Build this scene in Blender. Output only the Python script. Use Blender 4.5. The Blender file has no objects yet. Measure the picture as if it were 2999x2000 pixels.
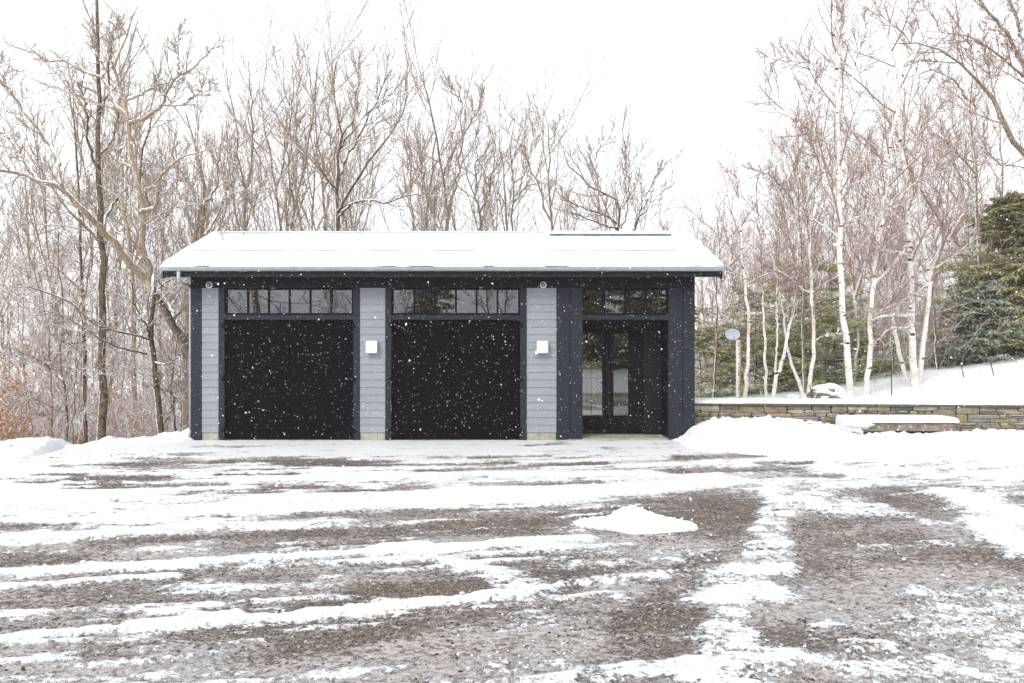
import bpy, bmesh, math, random
import numpy as np
from mathutils import Vector

# ------------------------------------------------------------------ camera
scene = bpy.context.scene
F_PX = 2333.0      # focal length in photo pixels
CX, HY = 1440.0, 1000.0
CAM_Y, CAM_Z = -16.1, 2.0
cam_data = bpy.data.cameras.new("camera")
cam = bpy.data.objects.new("camera", cam_data)
scene.collection.objects.link(cam)
cam.location = (0, CAM_Y, CAM_Z)
cam.rotation_euler = (math.radians(90), 0, 0)
cam_data.sensor_width = 36.0
cam_data.lens = F_PX / 2999.0 * 36.0
cam_data.shift_x = (1499.5 - CX) / 2999.0
cam_data.clip_start = 0.05
cam_data.clip_end = 3000.0
scene.camera = cam

# ------------------------------------------------------------------ sky, sun, exposure
SUN_EL, SUN_ROT = math.radians(38), math.radians(215)
world = bpy.data.worlds.new("World")
scene.world = world
world.use_nodes = True
wn, wl = world.node_tree.nodes, world.node_tree.links
wn.clear()
wout = wn.new('ShaderNodeOutputWorld')
wbg = wn.new('ShaderNodeBackground')
wsky = wn.new('ShaderNodeTexSky')
wsky.sky_type = 'NISHITA'
wsky.sun_disc = False
wsky.sun_elevation = SUN_EL
wsky.sun_rotation = SUN_ROT
wsky.air_density = 1.0
wsky.dust_density = 6.0
whs = wn.new('ShaderNodeHueSaturation')
whs.inputs['Saturation'].default_value = 0.10
wmix = wn.new('ShaderNodeMix'); wmix.data_type = 'RGBA'
wmix.inputs['Factor'].default_value = 0.72          # closed cloud cover evens the sky out
wmix.inputs['B'].default_value = (7.2, 7.35, 7.6, 1)
wl.new(wsky.outputs['Color'], whs.inputs['Color'])
wl.new(whs.outputs['Color'], wmix.inputs['A'])
wl.new(wmix.outputs['Result'], wbg.inputs['Color'])
wbg.inputs['Strength'].default_value = 0.12
wl.new(wbg.outputs['Background'], wout.inputs['Surface'])

sun_data = bpy.data.lights.new("sun", 'SUN')
sun_data.energy = 0.8
sun_data.angle = math.radians(20)
sun_data.color = (1.0, 0.965, 0.92)
sun = bpy.data.objects.new("sun", sun_data)
scene.collection.objects.link(sun)
sd = Vector((-math.sin(math.radians(35)) * math.cos(SUN_EL), -math.cos(math.radians(35)) * math.cos(SUN_EL), math.sin(SUN_EL)))
sun.rotation_euler = sd.to_track_quat('Z', 'Y').to_euler()
sun.location = (0, 0, 30)

scene.view_settings.view_transform = 'Standard'
scene.view_settings.look = 'None'
scene.view_settings.exposure = 0.86
scene.view_settings.gamma = 1.0
scene.view_settings.use_curve_mapping = False
scene.cycles.max_bounces = 6
scene.cycles.transparent_max_bounces = 8
scene.cycles.volume_bounces = 1

RNG = np.random.default_rng(7)
random.seed(7)

# ------------------------------------------------------------------ small helpers
def wpt(px, py, Y):
    d = Y - CAM_Y
    return ((px - CX) * d / F_PX, Y, CAM_Z - (py - HY) * d / F_PX)
def gx(px, Y=0.0): return (px - CX) * (Y - CAM_Y) / F_PX
def gz(py, Y=0.0): return CAM_Z - (py - HY) * (Y - CAM_Y) / F_PX

def link(o):
    scene.collection.objects.link(o); return o
def tag(o, label=None, cat=None, group=None, kind=None):
    if label: o['label'] = label
    if cat: o['category'] = cat
    if group: o['group'] = group
    if kind: o['kind'] = kind
    return o
def empty(name, loc=(0, 0, 0)):
    o = bpy.data.objects.new(name, None)
    o.empty_display_size = 0.2
    o.location = loc
    return link(o)
def mesh_np(name, V, quads=None, tris=None, mat=None, smooth=False):
    me = bpy.data.meshes.new(name)
    V = np.asarray(V, dtype=np.float32)
    nq = 0 if quads is None else len(quads)
    nt = 0 if tris is None else len(tris)
    me.vertices.add(len(V)); me.vertices.foreach_set('co', V.ravel())
    idx = []; starts = []; tot = []
    if nq: idx.append(np.asarray(quads, np.int32).ravel()); starts.append(np.arange(nq, dtype=np.int32) * 4); tot.append(np.full(nq, 4, np.int32))
    if nt: idx.append(np.asarray(tris, np.int32).ravel()); starts.append(nq * 4 + np.arange(nt, dtype=np.int32) * 3); tot.append(np.full(nt, 3, np.int32))
    idx = np.concatenate(idx); starts = np.concatenate(starts); tot = np.concatenate(tot)
    me.loops.add(len(idx)); me.loops.foreach_set('vertex_index', idx)
    me.polygons.add(nq + nt)
    me.polygons.foreach_set('loop_start', starts)
    try: me.polygons.foreach_set('loop_total', tot)
    except Exception: pass
    me.update(calc_edges=True)
    me.polygons.foreach_set('use_smooth', np.full(nq + nt, bool(smooth)))
    if mat: me.materials.append(mat)
    return me
def obj(name, me, parent=None, loc=None):
    o = bpy.data.objects.new(name, me); link(o)
    if loc is not None: o.location = loc
    if parent: o.parent = parent
    return o

class MB:
    """collects boxes, prisms and tubes, then becomes ONE mesh object"""
    def __init__(s): s.v = []; s.f = []
    def box(s, x0, x1, y0, y1, z0, z1):
        b = len(s.v)
        s.v += [(x0,y0,z0),(x1,y0,z0),(x1,y1,z0),(x0,y1,z0),(x0,y0,z1),(x1,y0,z1),(x1,y1,z1),(x0,y1,z1)]
        for f in ((0,3,2,1),(4,5,6,7),(0,1,5,4),(1,2,6,5),(2,3,7,6),(3,0,4,7)): s.f.append(tuple(b+i for i in f))
        return s
    def prism_x(s, prof, x0, x1):
        """closed profile of (y,z) swept along x"""
        b = len(s.v); n = len(prof)
        s.v += [(x0,y,z) for y,z in prof] + [(x1,y,z) for y,z in prof]
        for i in range(n):
            j = (i+1) % n
            s.f.append((b+i, b+j, b+n+j, b+n+i))
        s.f.append(tuple(b+i for i in reversed(range(n)))); s.f.append(tuple(b+n+i for i in range(n)))
        return s
    def tube(s, pts, r, n=12, caps=True):
        P = [Vector(p) for p in pts]; b = len(s.v); rs = r if isinstance(r, (list, tuple)) else [r]*len(P)
        for i, p in enumerate(P):
            t = (P[min(i+1,len(P)-1)] - P[max(i-1,0)]).normalized()
            ref = Vector((0,0,1)) if abs(t.z) < 0.95 else Vector((0,1,0))
            a = t.cross(ref).normalized(); c = t.cross(a).normalized()
            for k in range(n):
                th = 2*math.pi*k/n
                s.v.append(tuple(p + (a*math.cos(th) + c*math.sin(th))*rs[i]))
        for i in range(len(P)-1):
            for k in range(n):
                k2 = (k+1) % n
                s.f.append((b+i*n+k, b+i*n+k2, b+(i+1)*n+k2, b+(i+1)*n+k))
        if caps:
            s.f.append(tuple(b+k for k in range(n))); s.f.append(tuple(b+(len(P)-1)*n+k for k in reversed(range(n))))
        return s
    def lathe_y(s, c, prof, n=24):
        """(radius, y) profile revolved about the y axis through c"""
        b = len(s.v)
        for r, y in prof:
            for k in range(n):
                th = 2*math.pi*k/n
                s.v.append((c[0]+r*math.cos(th), c[1]+y, c[2]+r*math.sin(th)))
        for i in range(len(prof)-1):
            for k in range(n):
                k2 = (k+1) % n
                s.f.append((b+i*n+k, b+i*n+k2, b+(i+1)*n+k2, b+(i+1)*n+k))
        return s
    def build(s, name, mat, parent=None, bevel=0.0, smooth=False, seg=2):
        me = bpy.data.meshes.new(name); me.from_pydata(s.v, [], s.f)
        bm = bmesh.new(); bm.from_mesh(me); bmesh.ops.recalc_face_normals(bm, faces=bm.faces)
        if bevel > 0:
            bmesh.ops.bevel(bm, geom=[e for e in bm.edges if e.is_manifold and e.calc_face_angle(0) > 0.6], offset=bevel, segments=seg, affect='EDGES', profile=0.6)
        bm.to_mesh(me); bm.free(); me.update()
        if smooth: me.polygons.foreach_set('use_smooth', [True]*len(me.polygons))
        me.materials.append(mat)
        return obj(name, me, parent)

# value noise in numpy
def _lat(ix, iy, seed):
    h = (ix.astype(np.int64)*374761393 + iy.astype(np.int64)*668265263 + seed*974634777) & 0xffffffff
    h = ((h ^ (h >> 13)) * 1274126177) & 0xffffffff
    return ((h ^ (h >> 16)) & 0xffff) / 65535.0
def vnoise(x, y, seed=0):
    x = np.asarray(x, float); y = np.asarray(y, float)
    ix = np.floor(x); iy = np.floor(y); fx = x-ix; fy = y-iy
    fx = fx*fx*(3-2*fx); fy = fy*fy*(3-2*fy)
    a = _lat(ix,iy,seed); b = _lat(ix+1,iy,seed); c = _lat(ix,iy+1,seed); d = _lat(ix+1,iy+1,seed)
    return (a*(1-fx)+b*fx)*(1-fy) + (c*(1-fx)+d*fx)*fy
def fbm(x, y, seed=0, oct=4, gain=0.5):
    s = 0; a = 1; t = 0
    for o in range(oct):
        s = s + a*vnoise(x*2**o + 17.3*o, y*2**o - 9.1*o, seed+o); t += a; a *= gain
    return s/t
def sstep(a, b, x):
    t = np.clip((x-a)/(b-a), 0, 1); return t*t*(3-2*t)

# ------------------------------------------------------------------ materials
class NT:
    def __init__(s, name):
        s.m = bpy.data.materials.new(name); s.m.use_nodes = True
        s.n = s.m.node_tree.nodes; s.l = s.m.node_tree.links; s.n.clear()
        s.out = s.n.new('ShaderNodeOutputMaterial')
        s.b = s.n.new('ShaderNodeBsdfPrincipled'); s.l.new(s.b.outputs[0], s.out.inputs['Surface'])
        s.tc = s.n.new('ShaderNodeTexCoord')
    def new(s, t, **kw):
        n = s.n.new(t)
        for k, v in kw.items(): setattr(n, k, v)
        return n
    def set(s, inp, v):
        if isinstance(v, bpy.types.NodeSocket): s.l.new(v, inp)
        else: inp.default_value = v
    def mapping(s, sc, src='Object'):
        m = s.new('ShaderNodeMapping'); s.l.new(s.tc.outputs[src], m.inputs['Vector']); m.inputs['Scale'].default_value = sc
        return m.outputs[0]
    def noise(s, vec, scale, detail=4, rough=0.55, dist=0.0):
        n = s.new('ShaderNodeTexNoise'); s.l.new(vec, n.inputs['Vector'])
        n.inputs['Scale'].default_value = scale; n.inputs['Detail'].default_value = detail
        n.inputs['Roughness'].default_value = rough; n.inputs['Distortion'].default_value = dist
        return n.outputs['Fac']
    def voro(s, vec, scale, feature='F1', rand=1.0):
        n = s.new('ShaderNodeTexVoronoi', feature=feature); s.l.new(vec, n.inputs['Vector'])
        n.inputs['Scale'].default_value = scale; n.inputs['Randomness'].default_value = rand
        return n
    def math(s, op, a, b=0.0, c=None, clamp=False):
        n = s.new('ShaderNodeMath', operation=op); n.use_clamp = clamp
        s.set(n.inputs[0], a); s.set(n.inputs[1], b)
        if c is not None: s.set(n.inputs[2], c)
        return n.outputs[0]
    def rng(s, v, a, b, c=0.0, d=1.0, smooth=True):
        n = s.new('ShaderNodeMapRange'); n.interpolation_type = 'SMOOTHSTEP' if smooth else 'LINEAR'
        s.set(n.inputs[0], v)
        for i, k in enumerate((a, b, c, d)): n.inputs[i+1].default_value = k
        return n.outputs[0]
    def mix(s, f, a, b, blend='MIX'):
        n = s.new('ShaderNodeMix', data_type='RGBA', blend_type=blend)
        s.set(n.inputs['Factor'], f)
        for k, v in (('A', a), ('B', b)):
            if isinstance(v, tuple) and len(v) == 3: v = v + (1,)
            s.set(n.inputs[k], v)
        return n.outputs['Result']
    def ramp(s, f, stops):
        n = s.new('ShaderNodeValToRGB'); e = n.color_ramp.elements
        while len(e) < len(stops): e.new(0.5)
        for el, (p, c) in zip(e, stops): el.position = p; el.color = c + (1,)
        s.l.new(f, n.inputs[0]); return n.outputs[0]
    def bump(s, h, strength=0.3, dist=0.01):
        n = s.new('ShaderNodeBump'); n.inputs['Strength'].default_value = strength; n.inputs['Distance'].default_value = dist
        s.l.new(h, n.inputs['Height']); s.l.new(n.outputs[0], s.b.inputs['Normal']); return n
    def fin(s, col=None, rough=0.6, spec=0.4, metal=0.0):
        if col is not None:
            if isinstance(col, tuple): col = col + (1,)
            s.set(s.b.inputs['Base Color'], col)
        s.set(s.b.inputs['Roughness'], rough); s.b.inputs['Specular IOR Level'].default_value = spec
        s.b.inputs['Metallic'].default_value = metal
        return s.m
    def nz(s, vec=(0, 0, 1)):
        g = s.new('ShaderNodeNewGeometry'); d = s.new('ShaderNodeVectorMath', operation='DOT_PRODUCT')
        s.l.new(g.outputs['Normal'], d.inputs[0]); d.inputs[1].default_value = vec
        return d.outputs['Value']

SNOW = (0.77, 0.78, 0.80)
def mat_snow(name='snow', bump=0.25):
    t = NT(name); v = t.mapping((1, 1, 1))
    n1 = t.noise(v, 9, 5, 0.6); n2 = t.noise(v, 90, 3, 0.6)
    t.bump(t.math('ADD', t.math('MULTIPLY', n1, 1.0), t.math('MULTIPLY', n2, 0.25)), bump, 0.03)
    c = t.mix(t.rng(t.noise(v, 2.2, 4), 0.35, 0.7), SNOW, (0.73, 0.745, 0.775))
    return t.fin(c, 0.75, 0.2)
def mat_paint(name, col, var=0.12, rough=0.5, sc=3.0, bump=0.06, grain=(1, 1, 0.12), spec=0.22):
    t = NT(name); v = t.mapping(grain)
    n1 = t.noise(t.mapping((1, 1, 1)), sc, 5, 0.6); n2 = t.noise(v, 60, 4, 0.6)
    f = t.math('ADD', t.math('MULTIPLY', n1, 0.7), t.math('MULTIPLY', n2, 0.3))
    a = tuple(c*(1-var) for c in col); b = tuple(min(1, c*(1+var)) for c in col)
    t.bump(n2, bump, 0.004)
    r = t.rng(n1, 0.3, 0.7, rough-0.08, rough+0.1)
    return t.fin(t.mix(t.rng(f, 0.3, 0.7), a, b), r, spec)

M = {}
M['snow'] = mat_snow()
M['navy'] = mat_paint('navy_paint', (0.0195, 0.0225, 0.031), 0.10, 0.5)
M['header'] = mat_paint('navy_in_shade', (0.009, 0.0095, 0.013), 0.10, 0.55)  # trim navy again, with the eave shade darkened into the colour
M['door'] = mat_paint('black_door_paint', (0.0055, 0.0045, 0.0055), 0.16, 0.7, 1.6, spec=0.05)
M['black'] = mat_paint('black_frame_paint', (0.006, 0.0065, 0.008), 0.1, 0.5, spec=0.12)
M['fascia'] = mat_paint('charcoal_fascia', (0.018, 0.0175, 0.019), 0.15, 0.6)
M['seal'] = mat_paint('black_seal', (0.004, 0.004, 0.005), 0.1, 0.8)
M['white_metal'] = mat_paint('white_enamel', (0.80, 0.81, 0.80), 0.02, 0.35, bump=0.0, spec=0.4)
M['interior'] = mat_paint('interior_paint', (0.03, 0.03, 0.03), 0.15, 0.8)

def mat_siding():
    t = NT('grey_clapboard'); v = t.mapping((0.06, 1, 1)); v1 = t.mapping((1, 1, 1))
    grain = t.noise(v, 130, 4, 0.6); big = t.noise(v1, 1.3, 4)
    c = t.mix(t.rng(t.math('ADD', t.math('MULTIPLY', grain, 0.5), t.math('MULTIPLY', big, 0.5)), 0.35, 0.65), (0.245, 0.262, 0.285), (0.278, 0.297, 0.32))
    at = t.new('ShaderNodeAttribute', attribute_name='tint')
    c = t.mix(1.0, c, at.outputs['Color'], 'MULTIPLY')
    t.bump(grain, 0.08, 0.003)
    return t.fin(c, 0.6, 0.3)
M['siding'] = mat_siding()

def mat_concrete():
    t = NT('foundation_concrete'); v = t.mapping((1, 1, 1))
    n1 = t.noise(v, 4, 6, 0.65); n2 = t.noise(v, 45, 4, 0.6)
    c = t.ramp(n1, [(0.3, (0.25, 0.23, 0.17)), (0.55, (0.36, 0.34, 0.27)), (0.75, (0.44, 0.42, 0.36))])
    t.bump(n2, 0.4, 0.006)
    return t.fin(c, 0.85, 0.2)
M['concrete'] = mat_concrete()

def mat_zinc():
    t = NT('galvanised_metal'); v = t.mapping((0.4, 1, 1))
    n = t.noise(v, 14, 5, 0.6)
    c = t.mix(t.rng(n, 0.3, 0.7), (0.33, 0.365, 0.40), (0.43, 0.465, 0.50))
    m = t.fin(c, t.rng(n, 0.3, 0.7, 0.32, 0.55), 0.5, 0.25)
    return m
M['zinc'] = mat_zinc()

def mat_glass(name, tint, refl, transp=0.0):
    m = bpy.data.materials.new(name); m.use_nodes = True
    n, l = m.node_tree.nodes, m.node_tree.links; n.clear()
    out = n.new('ShaderNodeOutputMaterial')
    gl = n.new('ShaderNodeBsdfGlossy'); gl.inputs['Roughness'].default_value = 0.012; gl.inputs['Color'].default_value = (0.92, 0.95, 1, 1)
    tc = n.new('ShaderNodeTexCoord'); no = n.new('ShaderNodeTexNoise'); no.inputs['Scale'].default_value = 1.7; no.inputs['Detail'].default_value = 2
    l.new(tc.outputs['Object'], no.inputs['Vector'])
    bp = n.new('ShaderNodeBump'); bp.inputs['Strength'].default_value = 0.05; bp.inputs['Distance'].default_value = 0.01
    l.new(no.outputs['Fac'], bp.inputs['Height']); l.new(bp.outputs[0], gl.inputs['Normal'])
    if transp > 0:
        df = n.new('ShaderNodeBsdfTransparent'); df.inputs['Color'].default_value = tint + (1,)
    else:
        df = n.new('ShaderNodeBsdfDiffuse'); df.inputs['Color'].default_value = tint + (1,)
    mx = n.new('ShaderNodeMixShader')
    lw = n.new('ShaderNodeLayerWeight'); lw.inputs['Blend'].default_value = 0.25
    ad = n.new('ShaderNodeMath'); ad.operation = 'MULTIPLY_ADD'; ad.inputs[1].default_value = 0.8; ad.inputs[2].default_value = refl
    l.new(lw.outputs['Fresnel'], ad.inputs[0]); l.new(ad.outputs[0], mx.inputs[0])
    l.new(df.outputs[0], mx.inputs[1]); l.new(gl.outputs[0], mx.inputs[2]); l.new(mx.outputs[0], out.inputs['Surface'])
    return m
M['glass'] = mat_glass('window_glass', (0.005, 0.005, 0.006), 0.14)
M['clear'] = mat_glass('door_glass', (0.50, 0.53, 0.46), 0.14, 1.0)

def mat_bark(name, c0, c1, c2, snow_up=0.35, wind=0.0, moss=0.0, scale=(1, 1, 0.25), nscale=26, tipcol=None):
    t = NT(name); v = t.mapping(scale); v1 = t.mapping((1, 1, 1))
    n = t.noise(v, nscale, 5, 0.65, 0.4); b = t.noise(v1, 2.0, 4, 0.6)
    c = t.ramp(t.math('ADD', t.math('MULTIPLY', n, 0.72), t.math('MULTIPLY', b, 0.28)), [(0.34, c0), (0.50, c1), (0.66, c2)])
    if moss > 0:
        c = t.mix(t.rng(t.noise(v1, 5.5, 4), 0.52, 0.66, 0, moss), c, (0.20, 0.21, 0.085))
    up = t.nz((0, 0, 1)); fine = t.noise(v1, 30, 4, 0.6)
    f = t.rng(t.math('ADD', up, t.math('MULTIPLY', t.math('SUBTRACT', fine, 0.5), 0.9)), snow_up, snow_up+0.12)
    if wind > 0:
        w = t.nz((-0.93, -0.30, 0.2))
        f2 = t.rng(t.math('ADD', w, t.math('MULTIPLY', t.math('SUBTRACT', t.noise(v1, 16, 5, 0.65), 0.5), 1.3)), 1.0-wind, 1.08-wind)
        f = t.math('MAXIMUM', f, f2)
    c = t.mix(f, c, SNOW)
    t.bump(n, 0.5, 0.02)
    return t.fin(c, 0.85, 0.15)
M['bark'] = mat_bark('grey_brown_bark', (0.08, 0.056, 0.04), (0.21, 0.16, 0.115), (0.38, 0.31, 0.24), 0.35, 0.16, 0.35)
M['bark_dark'] = mat_bark('dark_bark', (0.035, 0.024, 0.016), (0.115, 0.083, 0.055), (0.25, 0.195, 0.135), 0.35, 0.22, 0.35)
M['bark_pale'] = mat_bark('pale_bark', (0.15, 0.105, 0.07), (0.33, 0.25, 0.18), (0.50, 0.41, 0.31), 0.35, 0.14, 0.45)
M['twig'] = mat_bark('brown_twig', (0.17, 0.125, 0.09), (0.30, 0.235, 0.18), (0.44, 0.36, 0.29), 0.38)
M['twig_red'] = mat_bark('birch_twig', (0.19, 0.12, 0.09), (0.32, 0.225, 0.185), (0.46, 0.36, 0.31), 0.36)
M['brush'] = mat_bark('brush_twig', (0.25, 0.165, 0.13), (0.40, 0.29, 0.235), (0.54, 0.42, 0.36), 0.15)
M['far'] = mat_bark('far_wood', (0.33, 0.25, 0.22), (0.47, 0.375, 0.34), (0.62, 0.53, 0.50), 0.1, 0.1)  # paler than near bark: distance haze lightened into the colour

def mat_birch():
    t = NT('birch_bark'); v1 = t.mapping((1, 1, 1)); vm = t.mapping((0.9, 0.9, 5.5)); vp = t.mapping((1, 1, 1.6))
    base = t.ramp(t.noise(v1, 3.0, 4), [(0.32, (0.60, 0.53, 0.45)), (0.50, (0.74, 0.71, 0.67)), (0.7, (0.80, 0.79, 0.77))])
    peel = t.rng(t.noise(vp, 2.6, 3), 0.60, 0.70, 0, 0.75)
    base = t.mix(peel, base, (0.62, 0.42, 0.25))
    marks = t.rng(t.noise(vm, 8, 4, 0.55), 0.60, 0.66)
    scars = t.rng(t.noise(t.mapping((0.8, 0.8, 2.2)), 4.6, 2, 0.4), 0.655, 0.675)
    c = t.mix(t.math('MAXIMUM', t.math('MULTIPLY', marks, 0.8), scars), base, (0.06, 0.045, 0.035))
    c = t.mix(t.rng(t.nz(), 0.4, 0.55), c, SNOW)
    return t.fin(c, 0.7, 0.25)
M['birch'] = mat_birch()

def mat_leafy(name, a, b, c3, snow=0.9):
    t = NT(name); at = t.new('ShaderNodeAttribute', attribute_name='var')
    c = t.ramp(at.outputs['Fac'], [(0.0, a), (0.5, b), (1.0, c3)])
    v1 = t.mapping((1, 1, 1))
    up = t.math('ADD', t.math('ABSOLUTE', t.nz()), t.math('MULTIPLY', t.math('SUBTRACT', t.noise(v1, 7, 4), 0.5), 1.5))
    c = t.mix(t.rng(up, snow, snow+0.15), c, SNOW)
    m = t.fin(c, 0.7, 0.2)
    return m
M['hemlock'] = mat_leafy('hemlock_needles', (0.19, 0.18, 0.075), (0.36, 0.34, 0.15), (0.55, 0.52, 0.28), 1.02)
M['spruce'] = mat_leafy('blue_green_needles', (0.17, 0.20, 0.125), (0.29, 0.33, 0.22), (0.46, 0.50, 0.36), 0.92)
M['pine'] = mat_leafy('pine_needles', (0.27, 0.28, 0.12), (0.42, 0.43, 0.20), (0.56, 0.56, 0.30), 1.15)
M['leaf'] = mat_leafy('dry_orange_leaves', (0.38, 0.17, 0.06), (0.50, 0.27, 0.12), (0.60, 0.38, 0.20), 1.05)

def mat_stone(name, ramp):
    t = NT(name); v = t.mapping((1, 1, 1)); at = t.new('ShaderNodeAttribute', attribute_name='tint')
    n = t.noise(v, 9, 6, 0.65); f = t.noise(v, 60, 4, 0.6)
    c = t.mix(t.rng(t.math('ADD', t.math('MULTIPLY', n, 0.7), t.math('MULTIPLY', f, 0.3)), 0.32, 0.68, 0.25, 1.0), (0.05, 0.05, 0.045), at.outputs['Color'])
    moss = t.rng(t.noise(v, 1.8, 5, 0.6), 0.52, 0.66, 0, 0.55)
    c = t.mix(moss, c, (0.21, 0.20, 0.06))
    c = t.mix(t.rng(t.math('ADD', t.nz(), t.math('MULTIPLY', f, 0.3)), 0.8, 0.95), c, SNOW)
    t.bump(t.math('ADD', n, t.math('MULTIPLY', f, 0.4)), 0.6, 0.012)
    return t.fin(c, 0.8, 0.25)
M['stone'] = mat_stone('field_stone', None)
def mat_slab():
    t = NT('slate_slab'); v = t.mapping((1, 1, 1)); n = t.noise(v, 12, 6, 0.65)
    c = t.ramp(n, [(0.3, (0.05, 0.047, 0.045)), (0.55, (0.11, 0.105, 0.098)), (0.75, (0.19, 0.175, 0.16))])
    t.bump(n, 0.6, 0.01); return t.fin(c, 0.8, 0.25)
M['slab'] = mat_slab()
def mat_brownstone():
    t = NT('brown_stone'); v = t.mapping((1, 1, 1)); n = t.noise(v, 7, 6, 0.65)
    c = t.ramp(n, [(0.3, (0.12, 0.09, 0.07)), (0.5, (0.22, 0.18, 0.14)), (0.7, (0.29, 0.25, 0.19))])
    s = t.rng(t.noise(v, 16, 4), 0.62, 0.68); c = t.mix(s, c, SNOW)
    t.bump(n, 0.6, 0.01); return t.fin(c, 0.8, 0.25)
M['brownstone'] = mat_brownstone()

def mat_drive():
    t = NT('gravel_and_snow'); v = t.mapping((1, 1, 1)); va = t.mapping((0.75, 1, 1))
    at = t.new('ShaderNodeAttribute', attribute_name='snow'); sl = t.new('ShaderNodeAttribute', attribute_name='slush')
    S, SL = at.outputs['Fac'], sl.outputs['Fac']
    fine = t.noise(va, 30, 7, 0.78); mid = t.noise(va, 8, 5, 0.65); salt = t.noise(v, 120, 3, 0.8)
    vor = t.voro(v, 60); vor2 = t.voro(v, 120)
    # single stones poke through thin snow, crumbs of snow lie on the stones
    jit = t.math('ADD', t.math('MULTIPLY', t.math('SUBTRACT', fine, 0.5), 1.7), t.math('MULTIPLY', t.math('SUBTRACT', mid, 0.5), 0.75))
    jit = t.math('ADD', jit, t.math('MULTIPLY', t.math('SUBTRACT', salt, 0.5), 0.7))
    SJ = t.math('ADD', S, jit)
    cover = t.rng(SJ, 0.44, 0.60)
    sep = t.new('ShaderNodeSeparateColor'); t.l.new(vor.outputs['Color'], sep.inputs[0])
    stones = t.ramp(sep.outputs[0], [(0.02, (0.030, 0.023, 0.018)), (0.3, (0.080, 0.063, 0.051)), (0.52, (0.145, 0.118, 0.097)), (0.70, (0.235, 0.19, 0.148)), (0.86, (0.37, 0.305, 0.235)), (1.0, (0.55, 0.49, 0.43))])
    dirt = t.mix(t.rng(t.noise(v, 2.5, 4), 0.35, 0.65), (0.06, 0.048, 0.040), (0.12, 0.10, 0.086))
    g = t.mix(t.rng(vor.outputs['Distance'], 0.30, 0.62), stones, dirt)  # gaps between stones: wet dirt, with crevice shade put into its colour
    sep2 = t.new('ShaderNodeSeparateColor'); t.l.new(vor2.outputs['Color'], sep2.inputs[0])
    g = t.mix(0.30, g, t.ramp(sep2.outputs[1], [(0.1, (0.025, 0.02, 0.017)), (0.5, (0.13, 0.11, 0.094)), (0.9, (0.42, 0.37, 0.32))]))
    clod = t.noise(va, 15, 4, 0.8, 0.5)
    # grey slush packed between the stones
    film = t.math('ADD', t.math('ADD', t.math('MULTIPLY', SL, 0.75), t.math('MULTIPLY', S, 0.45)), t.math('MULTIPLY', t.math('SUBTRACT', t.math('ADD', t.math('ADD', fine, t.math('MULTIPLY', salt, 0.5)), t.math('MULTIPLY', clod, 1.3)), 1.4), 2.5))
    sf = t.rng(film, 0.22, 0.52)
    slc = t.mix(t.rng(film, 0.5, 1.05), (0.235, 0.205, 0.192), (0.58, 0.545, 0.53))
    g = t.mix(t.math('MULTIPLY', sf, 0.88), g, slc)
    dirty = t.mix(t.rng(t.noise(v, 1.6, 4), 0.45, 0.75, 0, 0.6), SNOW, (0.82, 0.79, 0.74))
    dirty = t.mix(t.rng(SJ, 0.56, 0.48, 0, 0.45), dirty, (0.64, 0.61, 0.59))
    spk = t.math('MULTIPLY', t.rng(t.noise(v, 42, 3, 0.9), 0.56, 0.62), t.rng(t.noise(v, 6, 3), 0.42, 0.58))
    g = t.mix(t.math('MULTIPLY', spk, 0.8), g, (0.045, 0.036, 0.03))
    c = t.mix(cover, g, dirty)
    h = t.math('ADD', t.math('MULTIPLY', t.math('SUBTRACT', 1.0, vor.outputs['Distance']), 0.8), t.math('MULTIPLY', fine, 1.1))
    h = t.math('ADD', h, t.math('MULTIPLY', cover, 1.0))
    t.bump(h, 0.8, 0.016)
    r = t.math('SUBTRACT', 0.82, t.math('MULTIPLY', sf, 0.35))
    return t.fin(c, r, 0.22)
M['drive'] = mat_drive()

# ================================================================== THE GARAGE
G = tag(empty('garage', (gx(1297), 2.3, 0)), 'dark navy garage with grey clapboard strips, black double doors and a snowy gable roof', 'garage')
GL = Vector(G.location)
def gpart(mb, name, mat, parent=None, **k):
    o = mb.build(name, mat, None, **k)
    if parent is None:
        o.parent = G; o.location = -GL
    else:
        o.parent = parent
    return o
DEPTH = 4.6
ZH = gz(843)            # underside of the header
XL, XR = gx(560), gx(2034)
XO0, XO1 = gx(1706), gx(1957)
ZD = gz(936)
# shell: side, back and inner walls
w = MB()
w.box(XL+0.012, XL+0.13, 0.10, DEPTH, -0.1, 3.27)
w.box(XR-0.13, XR-0.012, 0.10, DEPTH, -0.1, 3.27)
fx0, fx1, fz0, fz1 = 1.75, 3.16, 0.06, 1.497         # opening in the back wall
w.box(XL+0.13, fx0, DEPTH-0.12, DEPTH, -0.1, 3.27)
w.box(fx1, XR-0.13, DEPTH-0.12, DEPTH, -0.1, 3.27)
w.box(fx0, fx1, DEPTH-0.12, DEPTH, fz1, 3.27)
w.box(fx0, fx1, DEPTH-0.12, DEPTH, -0.1, fz0)
w.box(XL+0.13, XR-0.13, 0.66, DEPTH-0.12, 3.20, 3.26)   # ceiling of the room
w.box(XL+0.13, gx(1640), 0.11, 0.20, -0.1, 3.19)        # backing behind the facade
w.box(gx(1100), gx(1104), 0.2, DEPTH-0.12, 0.0, 3.19)
gpart(w, 'wall', M['interior'])
for x in (XL+0.02, XR-0.13):                            # gable ends under the roof
    g = MB(); b = [(0.0, 3.275), (2.3, 4.30), (DEPTH, 3.275)]
    g.prism_x(b, x, x+0.10); gpart(g, 'gable_wall', M['navy'])
w = MB().box(XL+0.13, XR-0.13, 0.20, DEPTH-0.12, -0.1, 0.035)
gpart(w, 'floor', M['concrete'])
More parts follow.
